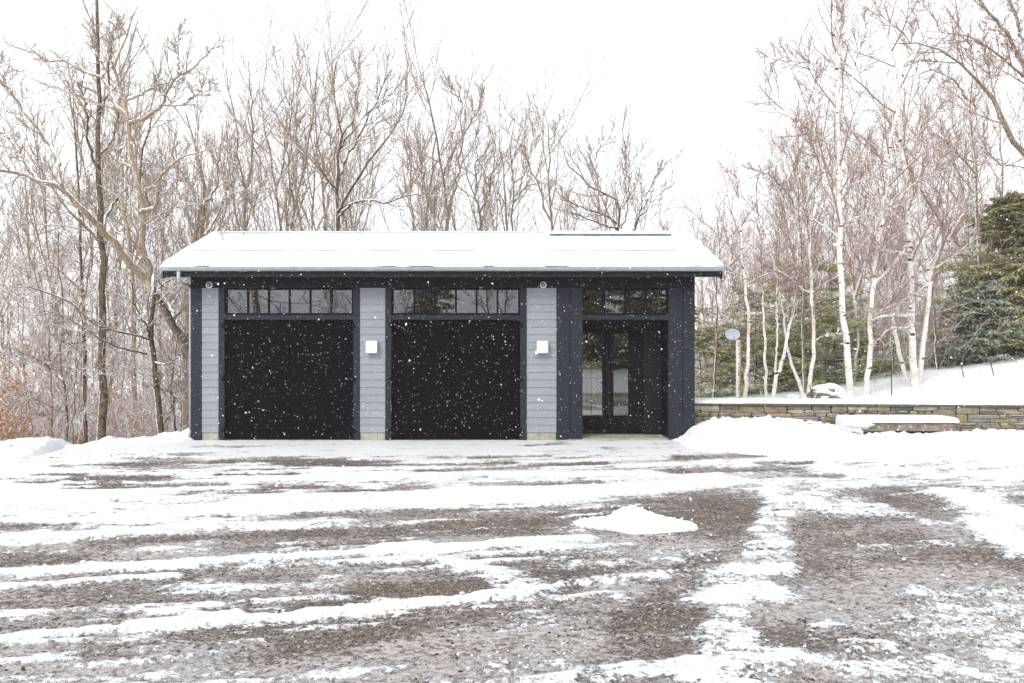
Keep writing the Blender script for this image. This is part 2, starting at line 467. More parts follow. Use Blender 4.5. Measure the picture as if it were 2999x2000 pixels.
# back window frame
w = MB()
for a, b in ((fx0, fx0+0.05), (fx1-0.05, fx1), (2.565, 2.59), (2.11, 2.135)):
    w.box(a, b, DEPTH-0.09, DEPTH-0.04, fz0, fz1)
for a, b in ((fz0, fz0+0.04), (fz1-0.03, fz1), (1.03, 1.062)):
    w.box(fx0+0.051, fx1-0.051, DEPTH-0.087, DEPTH-0.043, a, b)
gpart(w, 'back_window_frame', M['black'])

# facade trim
def board(px0, px1, z0, z1, y0, y1, name, mat=None, bevel=0.004):
    return gpart(MB().box(gx(px0)+0.0015, gx(px1)-0.0015, y0, y1, z0, z1), name, mat or M['navy'], bevel=bevel)
board(560, 591, gz(1287), ZH-0.002, -0.030, 0.10, 'corner_board')
board(560, 2034, ZH, 3.30, -0.034, 0.10, 'header_board', M['header'])
for a, b in ((641, 659), (1035, 1054), (1129, 1147), (1523, 1542)):
    board(a, b, gz(1290), ZH-0.002, -0.028, 0.105, 'door_jamb')
for a, b in ((1630, 1668.3), (1669.3, 1706)):
    board(a, b, gz(1286), ZH-0.002, -0.030, 0.10, 'trim_panel', bevel=0.003)
for a, b in ((1957, 1998.3), (1999.3, 2034)):
    board(a, b, gz(1286), ZH-0.002, -0.030, 0.10, 'trim_panel', bevel=0.003)
# clapboard strips
exp = (1266-843)/19.18/144.9
for a, b in ((591.5, 640.5), (1054.5, 1128.5), (1542.5, 1629.5)):
    V = []; Fq = []; col = []
    x0, x1 = gx(a), gx(b); z = gz(1266); k = 0
    while z < ZH - 0.003:
        z1 = min(z + exp, ZH-0.003)
        o0 = -0.020; o1 = -0.020 + 0.014*(z1-z)/exp
        base = len(V)
        V += [(x0, o0, z), (x1, o0, z), (x1, o1, z1), (x0, o1, z1), (x0, 0.1, z), (x1, 0.1, z), (x1, 0.1, z1), (x0, 0.1, z1)]
        for f in ((0,1,2,3), (4,0,3,7), (1,5,6,2), (4,5,1,0), (3,2,6,7)): Fq.append([base+i for i in f])
        sh = 0.95 + 0.10*random.random(); col += [(sh, sh, sh, 1)]*5
        z = z1 + 0.0; k += 1
    me = mesh_np('siding', V, np.array(Fq), mat=M['siding'])
    ca = me.color_attributes.new('tint', 'FLOAT_COLOR', 'CORNER')
    ca.data.foreach_set('color', np.repeat(np.array(col, np.float32), 4, axis=0).ravel())
    o = obj('siding', me); o.parent = G; o.location = -GL
# foundation blocks
def blocks(px0, px1, zt, seed):
    r = random.Random(seed); m = MB(); x = gx(px0)+0.004; xe = gx(px1)-0.004
    while x < xe - 0.05:
        x2 = min(x + r.uniform(0.22, 0.36), xe)
        if xe - x2 < 0.1: x2 = xe
        m.box(x, x2-0.004, 0.002-r.uniform(0, 0.004), 0.10, -0.12, zt); x = x2
    gpart(m, 'foundation', M['concrete'], bevel=0.006)
blocks(591, 641, gz(1266)-0.003, 1); blocks(1054, 1129, gz(1266)-0.003, 2); blocks(1542, 1630, gz(1266)-0.003, 3)
blocks(562, 591, gz(1288)-0.002, 4); blocks(1630, 1706, gz(1287)-0.002, 5); blocks(1957, 2034, gz(1287)-0.002, 6)

# transom lights
def transom(px0, px1, n, ptop, pbot, broken=()):
    x0, x1, z0, z1 = gx(px0), gx(px1), gz(pbot), gz(ptop)
    fr = MB(); t = 0.032
    fr.box(x0, x1, 0.012, 0.09, z1-t, z1); fr.box(x0, x1, 0.012, 0.09, z0, z0+t)
    fr.box(x0, x0+t, 0.0135, 0.09, z0+t, z1-t); fr.box(x1-t, x1, 0.0135, 0.09, z0+t, z1-t)
    step = (x1-x0-2*t)/n
    for k in range(1, n):
        xm = x0+t+k*step; fr.box(xm-0.019, xm+0.019, 0.018, 0.08, z0+t, z1-t)
    f = gpart(fr, 'transom_window', M['black'], bevel=0.002)
    for k in range(n):
        a = x0+t+k*step+(0.019 if k else 0); b = x0+t+(k+1)*step-(0.019 if k < n-1 else 0)
        ty = 0.0012*random.uniform(-1, 1)
        p = MB(); p.v = [(a, 0.045, z0+t), (b, 0.045+ty, z0+t), (b, 0.045+ty+0.0006, z1-t), (a, 0.0455, z1-t), (a, 0.056, z0+t), (b, 0.056, z0+t), (b, 0.056, z1-t), (a, 0.056, z1-t)]
        p.f = [(0,1,2,3), (4,7,6,5), (0,4,5,1), (1,5,6,2), (2,6,7,3), (3,7,4,0)]
        gpart(p, 'pane', M['glass'], f)
    return f
transom(659.5, 1034.5, 6, 844, 921)
transom(1147.5, 1522.5, 6, 844, 921)
transom(1706.5, 1956.5, 4, 844, 921)
for a, b in ((659.5, 1034.5), (1147.5, 1522.5), (1706.5, 1956.5)):
    m = MB().prism_x([(-0.024, gz(936)), (-0.024, gz(923.5)), (0.0, gz(921.6)), (0.10, gz(921.6)), (0.10, gz(936))], gx(a), gx(b))
    s_ = gpart(m, 'transom_sill', M['navy'], bevel=0.002)
    m = MB().box(gx(a)+0.01, gx(b)-0.01, -0.016, 0.02, gz(938.2), gz(936)-0.001); gpart(m, 'sill_shadow_strip', M['black'], s_)  # black strip standing in for the shadow line under the ledge
# double doors
def leaf(px0, px1):
    z0, z1 = gz(1288.5), gz(938.8)
    m = MB(); x0, x1 = gx(px0), gx(px1)
    m.box(x0, x1, 0.028, 0.075, z0, z1)
    # applied edge boards, a few mm proud
    m.box(x0+0.001, x1-0.001, 0.0245, 0.0275, z1-0.13, z1-0.002)
    m.box(x0+0.001, x0+0.06, 0.0245, 0.0275, z0+0.002, z1-0.133); m.box(x1-0.06, x1-0.001, 0.0245, 0.0275, z0+0.002, z1-0.133)
    o = gpart(m, 'door_leaf', M['door'], bevel=0.002)
    return o
def hinges(lf, px, s):
    for pz in (953, 1109, 1261):
        m = MB(); x = gx(px); z = gz(pz)
        m.tube([(x, -0.040, z-0.055), (x, -0.040, z+0.055)], 0.014, 10)
        m.box(min(x, x+s*0.10), max(x, x+s*0.10), -0.036, 0.022, z-0.018, z+0.018)
        m.box(min(x, x-s*0.055), max(x, x-s*0.055), -0.036, -0.029, z-0.045, z+0.045)
        gpart(m, 'hinge', M['black'], lf, bevel=0.002)
for a, c, b in ((660, 847.2, 1034), (1148, 1334.3, 1522)):
    l1 = leaf(a, c-0.55); hinges(l1, a-2, 1)
    l2 = leaf(c+0.55, b); hinges(l2, b+2, -1)
m = MB()
for a, b in ((660, 1034), (1148, 1522)):
    m.box(gx(a), gx(b), -0.10, 0.10, -0.10, 0.012)
gpart(m, 'threshold', M['concrete'], bevel=0.004)

# recessed entry
m = MB(); YB = 0.63
m.box(XO0-0.05, XO0, 0.101, YB, 0.0, ZD+0.02); m.box(XO1, XO1+0.05, 0.101, YB, 0.0, ZD+0.02)
m.box(XO0, XO1, 0.101, YB, ZD, ZD+0.04)
gpart(m, 'entry_lining', M['black'])
yb = lambda p: gx(p, YB)
zb = lambda p: gz(p, YB)
ZB0 = 0.05
m = MB(); m.box(yb(1887), XO1, YB-0.01, YB+0.1, ZB0, ZD)
m.box(yb(1600), yb(1887)-0.002, YB+0.002, YB+0.09, zb(958), ZD-0.001)
gpart(m, 'entry_wall', M['header'], bevel=0.003)  # navy wall, the gloom of the recess put into its darker colour
m = MB().box(XO0-0.3, XO1-0.001, -0.03, YB+0.1, -0.1, 0.048); gpart(m, 'entry_slab', M['concrete'], bevel=0.008)
def glazed(name, px0, px1, g0, g1, gt, gb, bot=1262, top=960):
    x0, x1, a, b = yb(px0), yb(px1), yb(g0), yb(g1); z0, z1, ga, gt_ = max(zb(bot), 0.055), zb(top), zb(gb), zb(gt)
    m = MB(); m.box(x0, a, YB, YB+0.045, z0, z1); m.box(b, x1, YB, YB+0.045, z0, z1)
    m.box(a+0.0005, b-0.0005, YB+0.0015, YB+0.0435, z0, ga); m.box(a+0.0005, b-0.0005, YB+0.0015, YB+0.0435, gt_, z1)
    d = gpart(m, name, M['black'], bevel=0.002)
    p = MB().box(a, b, YB+0.018, YB+0.024, ga, gt_); gpart(p, 'glass_pane', M['clear'], d)
    return d
d1 = glazed('entry_door', 1650, 1781, 1690, 1764, 976, 1217)
m = MB(); hx, hz = yb(1773), zb(1120)
m.tube([(hx, YB-0.002, hz), (hx, YB-0.05, hz), (hx-0.10, YB-0.052, hz)], 0.009, 10); m.lathe_y((hx, YB-0.004, hz), [(0, 0), (0.025, 0), (0.025, 0.008), (0, 0.008)], 16)
gpart(m, 'door_handle', M['black'], d1, smooth=True)
d2 = glazed('side_light', 1782, 1886, 1797, 1840, 976, 1217)

# eaves
EY = -0.50
gpart(MB().box(gx(478, EY), gx(2110, EY), EY, EY+0.035, gz(811, EY), gz(793, EY)), 'fascia', M['fascia'], bevel=0.003)
gpart(MB().box(gx(478, EY)+0.004, gx(2110, EY)-0.004, EY+0.036, -0.036, gz(802, EY), gz(802, EY)+0.02), 'soffit', M['header'])
RY = 2.3; RX0, RX1 = gx(470, EY), gx(2121, EY)
ZE = gz(777, EY); ZR = gz(677, RY)-0.09
SL_ = (ZR-ZE)/(RY-EY)
m = MB(); th = 0.07
m.prism_x([(EY-0.03, ZE-0.02), (RY, ZR), (RY, ZR-th), (EY-0.03, ZE-0.02-th)], RX0+0.03, RX1-0.03)
m.prism_x([(RY+0.001, ZR), (2*RY-EY, ZE-0.02), (2*RY-EY, ZE-0.02-th), (RY+0.001, ZR-th)], RX0+0.03, RX1-0.03)
roof = gpart(m, 'roof', M['fascia'])
for xx in (RX0+0.035, RX1-0.075):                      # barge boards
    m = MB().prism_x([(EY, ZE-0.10), (RY, ZR-0.075), (2*RY-EY, ZE-0.10), (2*RY-EY, ZE-0.26), (RY, ZR-0.24), (EY, ZE-0.26)], xx, xx+0.04)
    gpart(m, 'barge_board', M['fascia'])
# snow on the roof: thick blanket with a step, ragged lower edge
def roof_snow(side):
    nx, nv = 560, 90
    u = np.linspace(0, 1, nx); vv = np.linspace(0, 1, nv)
    U, W = np.meshgrid(u, vv)
    X = RX0 + (RX1-RX0)*U
    L = math.hypot(RY-EY, ZR-ZE)
    edge = 0.010 + 0.012*fbm(X*2.3, X*0+3, 5, 4) + 0.02*np.clip(vnoise(X*1.1, X*0, 9)-0.7, 0, 1)
    if side > 0:   # bare slot by the ridge on the right side
        pass
    D = edge*L*0.9 + (L-edge*L*0.9)*W                       # distance from eave
    h = 0.075 + 0.012*(fbm(X*1.2, D*2.0, 11, 4)-0.5) + 0.006*(fbm(X*7, D*9, 13, 3)-0.5)
    h = h + 0.030*sstep(0.925, 0.945, D + 0.03*(vnoise(X*1.5, X*0, 21)-0.5))*(0.35+0.9*fbm(X*1.1, X*0, 22, 3)) - 0.012*sstep(1.0, 1.6, D)
    groove = np.exp(-((D-0.60-0.012*(vnoise(X*0.9, X*0, 31)-0.5))/0.016)**2) * np.clip(fbm(X*1.7, X*0, 33, 3)*2.6-0.8, 0, 1)
    h = h - 0.032*groove
    h = h - 0.022*np.exp(-((D-(L-0.24))/0.02)**2)*np.clip(fbm(X*1.3, X*0, 37, 3)*2.6-0.9, 0, 1)
    if side > 0:
        slot = sstep(0, 0.05, X-gx(1608, 2.1))*sstep(0, 0.1, gx(1966, 2.1)-X)
        rag = 0.02*(fbm(X*6, X*0, 43, 3)-0.5)
        hole = slot*np.clip(1-np.abs(D+rag-(L-0.345))/(0.13+0.04*fbm(X*3, X*0, 47, 3)), 0, 1)
        h = np.where(hole > 0.0, h*(1-np.clip(hole*4, 0, 1)) - 0.03*np.clip(hole*4, 0, 1), h)
        h = h + 0.035*slot*np.clip(1-np.abs(D-(L-0.09))/0.09, 0, 1)
    rnd = 0.06
    e1 = np.sqrt(np.clip(1-(1-np.clip((D-edge*L*0.9)/rnd, 0, 1))**2, 0, 1))
    ex = np.sqrt(np.clip(1-(1-np.clip(np.minimum(X-RX0, RX1-X)/rnd, 0, 1))**2, 0, 1))
    h = h*e1*ex
    Y = EY-0.03 + D/L*(RY-EY+0.03); Z = ZE-0.02 + (ZR-ZE+0.02)*D/L + h
    if side < 0: Y = 2*RY - Y + 0.002
    V = np.stack([X, Y, Z], -1).reshape(-1, 3)
    i = np.arange(nv-1)[:, None]*nx + np.arange(nx-1)[None]
    Q = np.stack([i, i+1, i+nx+1, i+nx], -1).reshape(-1, 4)
    if side < 0: Q = Q[:, ::-1]
    me = mesh_np('roof_snow', V, Q, mat=M['snow'], smooth=True)
    o = obj('roof_snow', me); o.parent = roof
roof_snow(1); roof_snow(-1)
m = MB(); L_ = math.hypot(RY-EY, ZR-ZE); t0 = (L_-0.285)/L_; t1 = (L_-0.19)/L_
ya, za = EY+t0*(RY-EY), ZE+t0*(ZR-ZE); yb_, zb_ = EY+t1*(RY-EY), ZE+t1*(ZR-ZE)
m.prism_x([(ya, za), (ya, za+0.088), (yb_, zb_+0.075), (yb_, zb_)], gx(1606, 2.1), gx(1968, 2.1))
x = gx(1606, 2.1)+0.3
while x < gx(1968, 2.1):
    m.box(x, x+0.025, ya-0.012, ya+0.05, za, za+0.094); x += 0.56
gpart(m, 'ridge_flashing', mat_paint('weathered_ridge_metal', (0.17, 0.18, 0.18), 0.25, 0.6), roof)

for dd_, hh_, nm in ((0.93, 0.086, 1), (L_-0.22, 0.088, 2)):
    t_ = dd_/L_; y_ = EY+t_*(RY-EY); z_ = ZE+t_*(ZR-ZE)
    m = MB(); xe = RX1-0.25 if nm == 1 else gx(1600, 2.1)
    m.tube([(RX0+0.25, y_, z_+hh_+0.012), (xe, y_, z_+hh_+0.012)], 0.011, 6)
    x = RX0+0.5
    while x < xe: m.tube([(x, y_, z_), (x, y_, z_+hh_+0.022)], 0.010, 6); x += 0.508
    gpart(m, 'snow_guard', M['zinc'], roof)
# gutter
GX0, GX1 = gx(468, EY-0.07), gx(2122, EY-0.07); GY, GZ = EY-0.068, gz(783, EY-0.07)
m = MB(); n = 12; R = 0.066
prof = [(GY+R*math.cos(math.pi+math.pi*k/n), GZ+R*1.12*math.sin(math.pi+math.pi*k/n)) for k in range(n+1)]
inner = [(GY+(R-0.004)*math.cos(math.pi+math.pi*k/n), GZ+(R-0.004)*1.12*math.sin(math.pi+math.pi*k/n)) for k in reversed(range(n+1))]
m.prism_x(prof+inner, GX0, GX1)
m.tube([(GX0, GY-R, GZ), (GX1, GY-R, GZ)], 0.009, 8)
m.prism_x(prof, GX0-0.003, GX0+0.004); m.prism_x(prof, GX1-0.004, GX1+0.003)
gut = gpart(m, 'gutter', M['zinc'])
x = GX0+0.33
while x < GX1:
    m = MB(); pp = [(x + 0.02*(k/n), GY+(R+0.004)*math.cos(math.pi+math.pi*k/n), GZ+(R*1.12+0.004)*math.sin(math.pi+math.pi*k/n)) for k in range(n+1)]
    m.tube(pp, 0.0045, 6); gpart(m, 'gutter_bracket', M['bracket'] if 'bracket' in M else M['zinc'], gut)
    x += 0.508
# snow lying in the gutter
nx = 420; X = np.linspace(GX0+0.02, GX1-0.02, nx); th = np.linspace(0, math.pi, 9)
amp = 0.016+0.022*fbm(X*2.1, X*0, 3, 4) - 0.05*np.clip(fbm(X*1.6, X*0+7, 77, 3)-0.60, 0, 1)*4
amp = np.clip(amp, 0.004, 1)
V = np.stack([np.repeat(X[:, None], 9, 1), GY - (R-0.006)*np.cos(th)[None]*np.ones((nx, 1)), GZ + 0.0 + np.sin(th)[None]**0.6*amp[:, None]], -1).reshape(-1, 3)
i = np.arange(nx-1)[:, None]*9+np.arange(8)[None]
me = mesh_np('gutter_snow', V, np.stack([i, i+9, i+10, i+1], -1).reshape(-1, 4), mat=M['snow'], smooth=True)
o = obj('gutter_snow', me); o.parent = gut
# downspout
m = MB(); dx = gx(523, EY-0.07); wx = XL-0.042
P = [(dx, GY, GZ-0.06), (dx, GY, GZ-0.20), (dx+0.008, GY+0.02, GZ-0.27), (dx+0.05, GY+0.09, GZ-0.32), (wx-0.04, 0.06, gz(836)), (wx, 0.085, gz(845)), (wx, 0.09, gz(862)), (wx, 0.09, 0.20)]
m.tube(P, 0.036, 14)
ds = gpart(m, 'downspout', M['zinc'], smooth=True)
for pz in (905, 1080, 1210):
    k = MB().tube([(wx, 0.09, gz(pz)-0.012), (wx, 0.09, gz(pz)+0.012)], 0.041, 14); gpart(k, 'pipe_clip', M['zinc'], ds)

# wall lamps and cameras on the facade
def wall_lamp(px, label):
    t = tag(empty('wall_lamp', (gx(px), -0.02, gz(1018))), label, 'wall lamp', 'square white lamps on the clapboard')
    MB().box(-0.05, 0.05, -0.02, 0.0, -0.05, 0.05).build('back_plate', M['white_metal'], t, bevel=0.004)
    m = MB(); s = 0.112
    m.box(-s, s, -0.125, -0.021, -s+0.012, s); m.build('housing', M['white_metal'], t, bevel=0.007, seg=3)
    m = MB().box(-s+0.01, s-0.01, -0.115, -0.03, -s-0.004, -s+0.0115); m.build('lower_lens', mat_lens, t, bevel=0.003)
    nx = 22; X, Y = np.meshgrid(np.linspace(-s, s, nx), np.linspace(-0.125, -0.021, 12))
    e = np.clip(np.minimum(np.minimum(X+s, s-X), np.minimum(Y+0.125, -0.021-Y))/0.02, 0, 1)
    Z = s-0.001 + 0.028*np.sqrt(1-(1-e)**2)*(0.7+0.5*fbm(X*30, Y*30, int(px), 3))
    i = np.arange(11)[:, None]*nx+np.arange(nx-1)[None]
    obj('snow_cap', mesh_np('snow_cap', np.stack([X, Y, Z], -1).reshape(-1, 3), np.stack([i, i+1, i+nx+1, i+nx], -1).reshape(-1, 4), mat=M['snow'], smooth=True), t)
    return t
mat_lens = mat_paint('frosted_lens', (0.42, 0.42, 0.40), 0.05, 0.4)
wall_lamp(1090.5, 'square white wall lamp on the grey clapboard between the two garage doors')
t = wall_lamp(1587.5, 'square white wall lamp with a snow clump at its lower left corner, near the entry')
r = random.Random(4); V = []; 
bm = bmesh.new(); bmesh.ops.create_icosphere(bm, subdivisions=3, radius=0.032)
for v in bm.verts: v.co *= 0.8+0.5*vnoise(v.co.x*40+5, v.co.y*40+v.co.z*30, 3); v.co.z *= 1.1
me = bpy.data.meshes.new('snow_clump'); bm.to_mesh(me); bm.free(); me.materials.append(M['snow'])
obj('snow_clump', me, t, (-0.115, -0.09, -0.10))
def sec_cam(px, label):
    t = tag(empty('security_camera', (gx(px), -0.035, gz(835))), label, 'camera', 'round cameras under the eaves')
    MB().lathe_y((0, 0, 0), [(0, 0), (0.062, 0), (0.066, -0.008), (0.066, -0.030), (0.058, -0.040), (0.044, -0.040), (0.042, -0.03)], 32).build('housing', M['white_metal'], t, smooth=True)
    MB().lathe_y((-0.004, 0, 0.004), [(0.043, -0.030), (0.040, -0.046), (0.030, -0.060), (0.016, -0.068), (0.0001, -0.070)], 28).build('dome', M['glass'], t, smooth=True)
    MB().lathe_y((0, 0, 0), [(0.0001, -0.072), (0.012, -0.0715), (0.014, -0.066)], 20).build('lens', M['white_metal'], t, smooth=True)
sec_cam(615.5, 'round white security camera with black dome above the far left clapboard strip')
sec_cam(1590.6, 'round white security camera with black dome above the clapboard strip left of the entry')

# ================================================================== GROUND
def grid_mesh(name, X, Y, Z, mat, smooth=True, attrs=None, flip=False):
    nr, nc = X.shape
    V = np.stack([X, Y, Z], -1).reshape(-1, 3)
    i = np.arange(nr-1)[:, None]*nc + np.arange(nc-1)[None]
    Q = np.stack([i, i+1, i+nc+1, i+nc], -1).reshape(-1, 4)
    if flip: Q = Q[:, ::-1]
    me = mesh_np(name, V, Q, mat=mat, smooth=smooth)
    for k, a in (attrs or {}).items():
        at = me.attributes.new(k, 'FLOAT', 'POINT'); at.data.foreach_set('value', np.ascontiguousarray(a, dtype=np.float32).ravel())
    return obj(name, me)

# left snow bank crest, (x, y, z)
CR = [(-400, 1296, -2.3), (0, 1300, -2.0), (50, 1290, -2.0), (110, 1288, -1.9), (150, 1293, -1.7), (195, 1315, -1.25), (245, 1309, -0.95), (290, 1298, -0.7), (330, 1287, -0.5), (400, 1284, -0.3), (470, 1274, 0.0), (520, 1269, 0.15), (556, 1265, 0.3)]
CRW = np.array([wpt(*c) for c in CR])
def left_crest(x): return np.interp(x, CRW[:, 0], CRW[:, 1]), np.interp(x, CRW[:, 0], CRW[:, 2])

def terrain_h(x, y):
    """the wooded ground round the yard"""
    x = np.asarray(x, float); y = np.asarray(y, float)
    yc, zc = left_crest(x)
    wl_ = sstep(-4.5, -7.5, x)
    fall = np.clip(y-yc-0.6, 0, None)
    left = -0.10 - np.where(fall < 26, 0.20*fall, 5.2 + 0.02*(fall-26))*wl_
    mid = -0.10 - 0.16*np.clip(y-7.5, 0, 24)*(1-sstep(1.5, 4.0, x)) - 0.02*np.clip(y-14, 0, 40)*sstep(1.5, 4, x)
    h = left*wl_ + mid*(1-wl_)
    xs = [4.2, 6.3, 8.88, 10.95, 13.0, 14.6, 16.1, 19.2, 30, 60]; zs = [0.18, 0.22, 0.42, 0.68, 1.13, 1.20, 1.46, 2.0, 4.0, 8.0]
    crest = np.interp(x, xs, zs)
    u = np.clip((y-0.6)/7.4, 0, 1)
    r = 0.655*(1-u) + crest*u
    r = r + 0.10*(fbm(x*0.5, y*0.5, 61, 4)-0.5)*sstep(0.8, 2, y)
    r = r - 0.035*np.clip(y-8, 0, 30)
    wr = sstep(4.05, 4.6, x)*sstep(0.2, 0.7, y)
    h = h*(1-wr) + r*wr
    far = np.hypot(x, y-10)
    h = h + 0.35*(fbm(x*0.12, y*0.12, 71, 4)-0.5)*sstep(9, 20, y)
    h = h + sstep(60, 170, y)*7.0
    h = np.where(y < -10, -0.10 + 0.25*sstep(-22, -40, y), h)
    return h
def axis(lo, hi, c0, c1, fine, k=1.12):
    a = [c0]; s = fine
    mid = list(np.arange(c0, c1+1e-6, fine))
    out = []; p = c1; s = fine
    while p < hi: s *= k; p += s; out.append(min(p, hi))
    pre = []; p = c0; s = fine
    while p > lo: s *= k; p -= s; pre.append(max(p, lo))
    return np.array(pre[::-1] + mid + out)
ax = axis(-600, 600, -16, 20, 0.22); ay = axis(-300, 900, -4, 22, 0.22)
X, Y = np.meshgrid(ax, ay)
ground = grid_mesh('ground', X, Y, terrain_h(X, Y)-0.02, M['snow'])
tag(ground, kind='structure')

# the driveway -----------------------------------------------------
def gp(px, py):
    d = F_PX*CAM_Z/(py-HY); return ((px-CX)*d/F_PX, d+CAM_Y, d)
ys = [-13.6]; 
while ys[-1] < 0.0:
    d = ys[-1]-CAM_Y; ys.append(ys[-1] + max(0.010, 0.0036*d))
ys = np.array(ys); ys[-1] = 0.001
xs = np.arange(-12.5, 14.5, 0.024)
X, Y = np.meshgrid(xs, ys)
Sh = Y + 0.0
# curved streak coordinates: ploughed arcs run almost sideways, rising to the right
U = X + 0.0; Vc = Y - 0.20*X - 0.012*X*X
D = Y - CAM_Y
PYf = HY + F_PX*CAM_Z/D; PXf = CX + X*F_PX/D
wR = sstep(0.6, 3.2, X)                                  # right side: tracks run towards the house
aniL = fbm(U*0.55, Vc*3.4, 101, 5, 0.55)
aniL2 = fbm(U*1.3, Vc*9.0, 111, 4, 0.6)
rx = X*0.94 - (Y+8)*0.33
aniR = fbm(rx*1.6, Y*1.1, 121, 5, 0.55)
ani = aniL*(1-wR) + (0.45*aniL + 0.55*aniR)*wR
loc_ = fbm(X*3.2, Y*3.2, 131, 4, 0.6)
base = np.interp(PYf.ravel(), [1290, 1318, 1345, 1395, 1440, 1500, 1560, 1640, 1800, 2100], [1.0, 1.05, 0.66, 0.66, 0.70, 0.60, 0.47, 0.33, 0.28, 0.30]).reshape(D.shape)
baseR = np.interp(PYf.ravel(), [1290, 1330, 1375, 1400, 1430, 1480, 1560, 1700, 2100], [1.0, 0.95, 0.72, 0.62, 0.42, 0.27, 0.20, 0.24, 0.36]).reshape(D.shape)
wRp = sstep(1500, 2000, PXf - (PYf-1400)*0.2)
S = base*(1-wRp) + baseR*wRp
S = S + 0.20*sstep(700, 0, PXf)*sstep(1640, 1560, PYf)
S = S + 1.1*(ani-0.5) + 1.25*(aniL2-0.5)*(1-0.4*wR) + 0.45*(loc_-0.5)
SL = 0.71 + 1.7*(fbm(U*0.7, Vc*1.6, 141, 4)-0.5) + 0.5*(loc_-0.5)
HT = np.zeros_like(S)
wob = 0.055*(fbm(X*1.7, Y*1.7, 151, 4)-0.5)*2 + 0.10*(fbm(X*6.5, Y*9, 153, 3, 0.7)-0.5)
rag = np.clip(0.5+1.7*(fbm(X*5, Y*8, 157, 4, 0.7)-0.5), 0, 1)
def seg_dist(px_, py_, pts):
    best = np.full(px_.shape, 1e9)
    for (ax_, ay_), (bx, by) in zip(pts[:-1], pts[1:]):
        dx, dy = bx-ax_, by-ay_; L2 = dx*dx+dy*dy+1e-9
        t = np.clip(((px_-ax_)*dx+(py_-ay_)*dy)/L2, 0, 1)
        best = np.minimum(best, np.hypot(px_-ax_-t*dx, py_-ay_-t*dy))
    return best
def stroke(pts, hpx, val, ht=0.0, slush=0.0, soft=1.0):
    """a band of snow (val>0) or bare gravel (val<0) along a line on the ground"""
    global S, HT, SL
    W = [gp(*p) for p in pts]; dm = sum(w[2] for w in W)/len(W)
    hw = hpx*(0.72 if val > 0.9 and dm < 9 else 1)*dm*dm/(2*F_PX)
    P = [(w[0], w[1]) for w in W]
    x0 = min(p[0] for p in P)-hw*3-0.3; x1 = max(p[0] for p in P)+hw*3+0.3; y0 = min(p[1] for p in P)-hw*3-0.3; y1 = max(p[1] for p in P)+hw*3+0.3
    c = (xs > x0) & (xs < x1); r_ = (ys > y0) & (ys < y1)
    if not c.any() or not r_.any(): return
    ix = np.ix_(r_, c)
    dd = seg_dist(X[ix], Y[ix], P) + wob[ix]*(0.5+hw*4)
    m = sstep(hw*(1+1.5*soft), hw*(1-0.95*soft), dd) if val > 0 else sstep(hw*1.25, hw*0.1, dd)*np.clip(0.45+1.3*rag[ix], 0, 1)
    if val > 0: S[ix] = S[ix]*(1-m) + np.maximum(S[ix], val + (0.55 if val < 0.9 else 0.32)*(rag[ix]-0.5))*m
    else: S[ix] = S[ix] + val*m
    if ht: HT[ix] = np.maximum(HT[ix], ht*sstep(hw*1.25, 0, dd)*(0.55+0.9*loc_[ix]))
    if slush: SL[ix] = SL[ix] + slush*m*(0.8 if slush < 0 else 1)
def el(x0, x1, py, hpx, val, tilt=0, **k):
    stroke([(x0, py+tilt*0.5), ((x0+x1)/2, py), (x1, py-tilt*0.5)], hpx, val, **k)
# bare patches (dark wet gravel)
for a in ((332, 388, 1334, 3), (180, 357, 1362, 4), (383, 640, 1358, 8), (640, 980, 1352, 6), (867, 1123, 1360, 10), (60, 150, 1413, 6), (115, 222, 1392, 5), (92, 143, 1417, 4),
          (223, 300, 1424, 10), (250, 485, 1402, 9), (350, 640, 1424, 8), (640, 860, 1392, 4), (560, 900, 1378, 3), (680, 800, 1448, 8), (785, 905, 1430, 8), (1020, 1210, 1438, 16), (1180, 1420, 1398, 6), (1240, 1560, 1378, 5), (1500, 1740, 1420, 9), (1000, 1500, 1362, 4),
          (1560, 1760, 1362, 5), (1380, 1600, 1340, 3), (530, 680, 1515, 6), (0, 30, 1483, 4), (2000, 2208, 1338, 7), (2255, 2353, 1358, 6), (2000, 2298, 1378, 10), (2100, 2420, 1398, 8),
          (1550, 1640, 1302, 5)):
    el(a[0], a[1], a[2], a[3]*1.25, -0.62, tilt=(a[1]-a[0])*0.02, slush=-0.5)
el(0, 210, 1648, 14, -0.4, tilt=12, slush=-0.7); el(255, 957, 1574, 13, -0.45, tilt=26, slush=-0.6); el(1276, 1560, 1535, 14, -0.4, tilt=14, slush=-0.5)
el(880, 1300, 1510, 12, -0.35, tilt=12, slush=-0.1); el(740, 957, 1604, 9, -0.3, tilt=8, slush=-0.5); el(1033, 1212, 1591, 10, -0.35, slush=-0.6); el(160, 480, 1722, 13, -0.2, tilt=12, slush=-0.2)
el(700, 893, 1690, 12, -0.25, slush=-0.4); el(944, 1308, 1656, 10, -0.3, slush=-0.5); el(1085, 1372, 1732, 30, -0.4, tilt=8, slush=-1.2); el(880, 1020, 1776, 16, -0.3, slush=-0.8)
el(510, 829, 1862, 22, -0.2, tilt=14, slush=-0.6); el(740, 1212, 1880, 36, -0.35, tilt=80, slush=-0.9); el(350, 430, 1975, 14, -0.3, slush=-0.5)
el(1883, 2200, 1530, 50, -0.22, slush=-0.8); el(2090, 2220, 1460, 40, -0.35, slush=-0.8); el(2500, 2790, 1460, 32, -0.30, slush=-0.9); el(2330, 2740, 1600, 70, -0.14, slush=-0.6)
